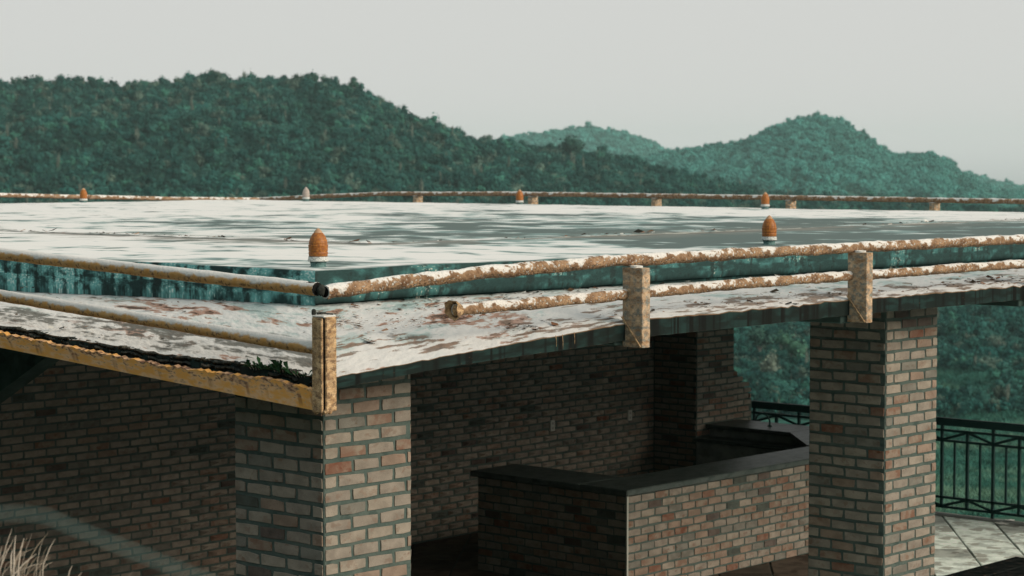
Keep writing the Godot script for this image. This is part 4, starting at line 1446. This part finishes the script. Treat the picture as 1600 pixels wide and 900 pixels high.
# ------------------------------------------------------------------ beacons
func beacon(label: String, u: float, v: float, grey: bool, sc: float, turn: float) -> void:
	var o := thing("beacon_lamp", label, "beacon", u, v, -0.588, "beacon lamps round the roof slab")
	o.rotation.y += turn
	o.scale = Vector3.ONE * sc
	var m := MB.new()
	m.lathe(Vector3.ZERO, [[0.0, 0.0], [0.052, 0.0], [0.052, 0.006], [0.043, 0.010], [0.044, 0.024], [0.049, 0.036], [0.0, 0.037]], 24)
	obj("socket", m, mats.socket, o)
	m = MB.new()
	m.lathe(Vector3.ZERO, [[0.0, 0.036], [0.058, 0.036], [0.0605, 0.040], [0.057, 0.050], [0.0555, 0.060], [0.057, 0.064], [0.0, 0.065]], 24)
	obj("collar", m, mats.collar, o)
	m = MB.new()
	var prof := [[0.0, 0.064], [0.052, 0.064], [0.0535, 0.070], [0.0525, 0.074], [0.0545, 0.078]]
	for k in 30:
		var t := k / 29.0
		var y := 0.08 + 0.118 * t
		var rr := 0.0555 * pow(1.0 - pow(maxf(t - 0.30, 0.0) / 0.80, 2.1), 0.55)
		if k % 2: rr -= 0.0016
		if k == 11 or k == 12: rr += 0.0022
		if k == 13 or k == 3: rr -= 0.003
		prof.append([rr, y])
	m.lathe(Vector3.ZERO, prof, 28)
	obj("globe", m, mats.grey_globe if grey else mats.amber, o)
	m = MB.new()
	var r0: float = prof[prof.size() - 1][0] + 0.0015
	m.lathe(Vector3.ZERO, [[r0, 0.196], [r0 * 0.84, 0.2045], [r0 * 0.62, 0.212], [r0 * 0.36, 0.2185], [r0 * 0.16, 0.222], [0.0, 0.2235]], 24)
	obj("cap", m, mats.grey_globe if grey else mats.amber_cap, o)

func at_px(px: float, u: float) -> float:      # v on the line u = const that lies in column px
	var k := (px - 800.0) / 3450.0
	return u * (sa - k * ca) / (ca + k * sa)

func at_px_v(px: float, v: float) -> float:
	var k := (px - 800.0) / 3450.0
	return v * (ca + k * sa) / (sa - k * ca)

func build_beacons() -> void:
	beacon("orange beacon lamp on the near corner of the white roof slab", 8.5, at_px(497, 8.5), false, 1.0, 0.0)
	beacon("orange beacon lamp near the right slab edge, left of the second whole post", 13.04, at_px(1202, 13.04), false, 0.96, 1.0)
	beacon("small orange beacon at the left end of the far roof edge", at_px_v(131, 26.6), 26.6, false, 1.0, 2.0)
	beacon("faded grey beacon on the far roof edge above the near corner beacon", 23.25, at_px(478.5, 23.25), true, 1.0, 0.5)
	beacon("small orange beacon in the middle of the far roof edge beside a post", 23.25, at_px(812, 23.25), false, 0.98, 1.5)
	beacon("small orange beacon on the far roof edge just above the right near beacon", 23.25, at_px(1195.5, 23.25), false, 0.98, 2.5)


# ------------------------------------------------------------------ small things
func build_small() -> void:
	var rng := RandomNumberGenerator.new()
	rng.seed = 5
	# flakes of paint, bark and dead leaves lying on the roof: uncountable litter
	var m := MB.new()
	bu = 12.0; bv = 12.0; by = -0.95
	var tones := [Color(0.05, 0.04, 0.03), Color(0.11, 0.07, 0.045), Color(0.24, 0.12, 0.07), Color(0.34, 0.2, 0.13), Color(0.62, 0.62, 0.58), Color(0.03, 0.03, 0.028)]
	for k in 5200:
		var u := 0.0
		var v := 0.0
		var y := 0.0
		var s := 0.004 + 0.010 * pow(rng.randf(), 2.0) + (0.014 if rng.randf() < 0.05 else 0.0)
		var mode := rng.randf()
		if mode < 0.5:           # ragged lines along the outer part of the right eave
			u = 8.0 + 13.0 * pow(rng.randf(), 1.2)
			var clump := rn.get_noise_2d(u * 3.1, 3.0) + 0.7 * rn.get_noise_2d(u * 9.0, 8.0)
			if clump < 0.12 - 0.16 * ss(9.8, 12.0, u): continue
			var w := 0.80 + 0.10 * rn.get_noise_1d(u * 0.9) - 0.10 * (1.0 - ss(8.0, 9.5, u)) + rng.randfn() * lerpf(0.035, 0.11, ss(9.8, 12.0, u))
			if w < 0.1 or w > 0.985: continue
			v = lerpf(8.83, 7.9, w)
			y = lerpf(-0.78, along(eave_right, u), w)
		elif mode < 0.62:         # foot of the slab, right
			u = 8.4 + 12.0 * pow(rng.randf(), 1.2)
			if rn.get_noise_1d(u * 4.0) < -0.1: continue
			var w := absf(rng.randfn()) * 0.09
			v = lerpf(8.82, 7.9, w)
			y = lerpf(-0.776, along(eave_right, u), w)
		elif mode < 0.76:         # brown patches by the corner
			var q: Array = [[8.75, 8.38, 0.26, 0.055], [9.3, 8.62, 0.4, 0.05], [8.1, 8.55, 0.1, 0.10]][rng.randi() % 3]
			u = q[0] + rng.randfn() * q[2]
			v = q[1] + rng.randfn() * q[3]
			s *= 0.7
			var w := clampf((8.83 - v) / 0.93, 0.0, 1.0)
			if v > 8.8: continue
			if u < 8.2 + (7.4 - 8.2) * w: continue
			y = lerpf(-0.775, along(eave_right, u), w)
		elif mode < 0.90:         # left eave
			v = 8.4 + 4.5 * rng.randf()
			var w := clampf(0.25 + rng.randfn() * 0.17, 0.02, 0.95) if rng.randf() < 0.7 else rng.randf_range(0.75, 0.98)
			if rn.get_noise_2d(v * 2.6, w * 5.0) < 0.06: continue
			s *= 0.8
			u = lerpf(8.19, 7.4, w)
			y = lerpf(-0.785, along(eave_left, v), w)
		else:                     # along the joints of the slab
			if rng.randf() < 0.5:
				u = 11.2 + rng.randfn() * 0.07
				v = rng.randf_range(11.3, 19.0)
			else:
				v = 11.35 + rng.randfn() * 0.07
				u = rng.randf_range(11.2, 21.0)
			if rn.get_noise_2d(u, v) < -0.05: continue
			y = -0.578
			s *= 1.6
		if y > -0.7: y += 0.004
		else: y += 0.016 * sin(PI * clampf((8.83 - v) / 0.93, 0.0, 1.0)) if mode < 0.76 else 0.014
		var c: Color = tones[rng.randi() % 6]
		if mode >= 0.62 and mode < 0.76: c = tones[1 + rng.randi() % 3]
		m.col = c * rng.randf_range(0.7, 1.3)
		var ax := Vector3(rng.randfn(), 0, rng.randfn()).normalized() * s
		var bx := Vector3(-ax.z, 0, ax.x) * rng.randf_range(0.4, 0.9)
		var ctr := P(u, v, y + 0.002)
		var curl := Vector3(0, s * rng.randf_range(0.1, 0.9), 0)
		m.quad(ctr - ax - bx + curl * 0.4, ctr + ax - bx, ctr + ax + bx + curl * 0.2, ctr - ax + bx + curl)
	var lit := obj("roof_litter", m, mats.tuft)
	lit.position = G(12.0, 12.0, -0.95)
	lit.rotation.y = deg_to_rad(90.0 - AZ)
	tag(lit, "brown flakes, bark and dead leaves scattered over the white roof", "litter", "", "stuff")
	# ferns rooted under the left eave by the corner post
	for q in [[8.22, 26, 0.085, "leafy weed growing from the eave edge left of the corner post"], [8.40, 20, 0.06, "low weed farther left on the eave edge, behind the taller weed"], [8.06, 16, 0.05, "small mossy weed tucked against the corner post"]]:
		var o := thing("eave_weed", q[3], "weed", 7.37, q[0], along(eave_left, q[0]) - 0.015, "weeds on the eave edge")
		var f := MB.new()
		for k in int(q[1]):
			var dir := Vector3(rng.randf_range(-1.0, 0.4), rng.randf_range(0.0, 1.3), rng.randfn()).normalized()
			var l: float = q[2] * rng.randf_range(0.5, 1.15)
			var sd := dir.cross(Vector3(rng.randfn(), rng.randfn(), rng.randfn())).normalized() * l * 0.16
			var base := Vector3(0, 0, rng.randfn() * 0.05)
			var midp := base + dir * l * 0.55 + Vector3(0, l * 0.08, 0)
			var tip := base + dir * l + Vector3(0, -l * 0.18, 0)
			var g := rng.randf()
			f.col = Color(0.016, 0.05, 0.026).lerp(Color(0.045, 0.10, 0.045), g)
			f.tri(base, midp + sd, midp - sd)
			f.tri(midp - sd, midp + sd, tip)
		obj("leaves", f, mats.tuft, o)
		var s := MB.new()
		for k in 4:
			s.tube(PackedVector3Array([Vector3(0.02, -0.01, (k - 1.5) * 0.02), Vector3(-0.01, q[2] * 0.5, (k - 1.5) * 0.03)]), [0.0025, 0.0012], 5, Vector3.RIGHT)
		obj("stems", s, mats.bark, o)
	# cushion of moss under the weeds
	# straws hanging from the right eave
	for q in [[9.17, 0.075], [9.115, 0.055], [9.27, 0.06]]:
		var o := thing("hanging_straw", ["dry straw hanging from the right eave, longest of three", "dry straw hanging from the right eave, leftmost of three", "dry straw hanging from the right eave, nearest the second post"][[9.17, 9.115, 9.27].find(q[0])], "straw", q[0], 7.885, along(eave_right, q[0]), "straws hanging from the eave")
		var s := MB.new()
		s.tube(PackedVector3Array([Vector3(0, 0.006, 0), Vector3(0.001, -q[1] * 0.5, 0.004), Vector3(0.003, -q[1], 0.002)]), [0.002, 0.0018, 0.001], 5, Vector3.RIGHT)
		obj("stalk", s, mats.post_plain, o)
	# dry grass at the lower left
	var tuft := Node3D.new()
	tuft.name = numbered("dry_grass_tuft")
	add_child(tuft, true)
	var tz := 6.6
	tuft.position = W((14.0 - 800.0) / 3450.0 * tz, -1.52, tz)
	tag(tuft, "tuft of pale dry grass stalks in the lower left corner", "grass")
	var px := 0.00191           # metres per photo pixel at that distance
	var blades := []
	for q in 6:
		var bx := rng.randf_range(-30.0, 66.0)
		blades.append([bx, 902.0, bx + rng.randf_range(-14.0, 26.0), rng.randf_range(846.0, 890.0) + absf(bx - 15.0) * 0.25, rng.randf_range(1.5, 3.0)])
	blades += [[-8, 900, 7, 835, 5], [-3, 900, 20, 842, 4], [18, 900, 16, 843, 6], [22, 900, 57, 847, 4], [20, 900, 54, 868, 6], [48, 900, 62, 862, 4], [5, 900, 2, 872, 6], [-4, 892, 40, 869, 3], [10, 900, 14, 859, 7], [30, 900, 38, 878, 3], [40, 900, 76, 870, 2], [25, 895, 62, 887, 3], [55, 900, 70, 889, 3], [-6, 900, -3, 858, 5], [0, 900, 30, 872, 3], [12, 900, 22, 866, 5], [104, 912, 107, 889, 5], [122, 912, 127, 895, 3], [196, 915, 208, 893, 2], [-20, 900, 4, 862, 4], [34, 905, 46, 880, 3]]
	for q in blades:
		var mb := MB.new()
		mb.col = Color(0.30, 0.25, 0.19).lerp(Color(0.52, 0.47, 0.40), rng.randf())
		var z0 := rng.randf_range(-0.12, 0.12)
		var foot := Vector3((q[0] - 14.0) * px - (q[2] - q[0]) * px * 1.1, 0.0, z0)
		var mid := Vector3((q[0] - 14.0) * px, (255.0 - q[1]) * px + 1.52, z0)
		var tip := Vector3((q[2] - 14.0) * px, (255.0 - q[3]) * px + 1.52, z0 - 0.05)
		var wdt: float = q[4] * px * 0.21
		mb.tube(PackedVector3Array([foot, mid.lerp(foot, 0.4) + Vector3(0.004, 0, 0), mid, mid.lerp(tip, 0.6) + Vector3(-0.002, 0.004, 0), tip]), [wdt * 0.8, wdt * 0.9, wdt, wdt * 0.75, wdt * 0.25], 6, Vector3.BACK)
		obj("stalk", mb, mats.tuft, tuft)
	# thin wire close to the lens, far out of focus
	var wire := MB.new()
	var wp := PackedVector3Array()
	var wr := []
	for k in 26:
		var t := k / 25.0
		var wx := lerpf(-260.0, 420.0, t)
		var wy := 806.0 + 0.02 * wx if wx < 55.0 else 807.0 + (wx - 55.0) * 0.40
		if wx > 40.0 and wx < 100.0: wy -= (1.0 - absf(wx - 65.0) / 35.0) * 2.0
		wp.append(W((wx - 800.0) / 3450.0 * 1.25, (255.0 - wy) / 3450.0 * 1.25, 1.25))
		wr.append(0.00085)
	wire.tube(wp, wr, 8)
	tag(obj("wire_strand", wire, mat("wire_grey", lin(0.17, 0.27, 0.26), 0.7)), "pale blurred wire strand slanting across the lower left corner", "wire")
	# bird over the hill
	var bird := MB.new()
	bird.tube(PackedVector3Array([Vector3(-0.35, 0, 0), Vector3(-0.15, 0.04, 0), Vector3(0.1, 0.05, 0), Vector3(0.3, 0.02, 0)]), [0.03, 0.1, 0.11, 0.02], 8)
	for s in [-1.0, 1.0]:
		bird.tri(Vector3(0.12, 0.06, 0), Vector3(-0.12, 0.06, 0), Vector3(-0.02, 0.22, s * 0.45))
		bird.tri(Vector3(-0.02, 0.22, s * 0.45), Vector3(-0.12, 0.06, 0), Vector3(-0.2, 0.14, s * 0.8))
	var bo := obj("bird", bird, mats.char_wood)
	bo.position = W((44.5 - 800.0) / 3450.0 * 300.0, (255.0 - 122.0) / 3450.0 * 300.0, 300.0)
	bo.rotation.y = 0.6
	tag(bo, "dark speck of a bird flying over the left hill ridge", "bird")


func _ready() -> void:
	var cam := Camera3D.new()
	cam.name = "camera"
	cam.position = Vector3(0, EYE, 0)
	cam.rotation.x = -atan2(195.0, 3450.0)
	cam.fov = rad_to_deg(2.0 * atan2(450.0, 3450.0))
	cam.near = 0.05
	cam.far = 20000.0
	var lens := CameraAttributesPhysical.new()
	lens.frustum_focal_length = 78.0
	lens.frustum_focus_distance = 12.5
	lens.exposure_aperture = 6.3
	cam.attributes = lens
	add_child(cam)
	cam.fov = rad_to_deg(2.0 * atan2(450.0, 3450.0))
	cam.current = true
	var we := WorldEnvironment.new()
	we.name = "world"
	var env := Environment.new()
	env.background_mode = Environment.BG_SKY
	var sky := Sky.new()
	var sm := ProceduralSkyMaterial.new()
	sm.sky_top_color = lin(0.50, 0.57, 0.575)
	sm.sky_horizon_color = lin(0.675, 0.672, 0.648)
	sm.sky_curve = 0.6
	sm.ground_horizon_color = lin(0.66, 0.665, 0.645)
	sm.ground_bottom_color = lin(0.05, 0.08, 0.07)
	sm.ground_curve = 0.02
	sm.sun_angle_max = 1.0
	sky.sky_material = sm
	env.sky = sky
	env.tonemap_mode = Environment.TONE_MAPPER_LINEAR
	env.tonemap_exposure = 1.0
	env.fog_enabled = true
	env.fog_density = 0.00011
	env.fog_light_color = Color(0.86, 1.0, 0.99)
	env.sdfgi_enabled = true
	env.ssao_enabled = true
	env.ssil_enabled = true
	we.environment = env
	add_child(we)
	var sun := DirectionalLight3D.new()
	sun.name = "sun"
	sun.light_energy = 0.98
	sun.light_angular_distance = 30.0
	sun.light_color = Color(1.0, 0.94, 0.86)
	sun.shadow_enabled = true
	sun.rotation_degrees = Vector3(-26.0, 64.0, 0.0)
	add_child(sun)

	make_materials()
	build_terrain()
	build_roof()
	build_terrace()
	build_masonry()
	build_railings()
	build_beacons()
	build_forest()
	build_small()
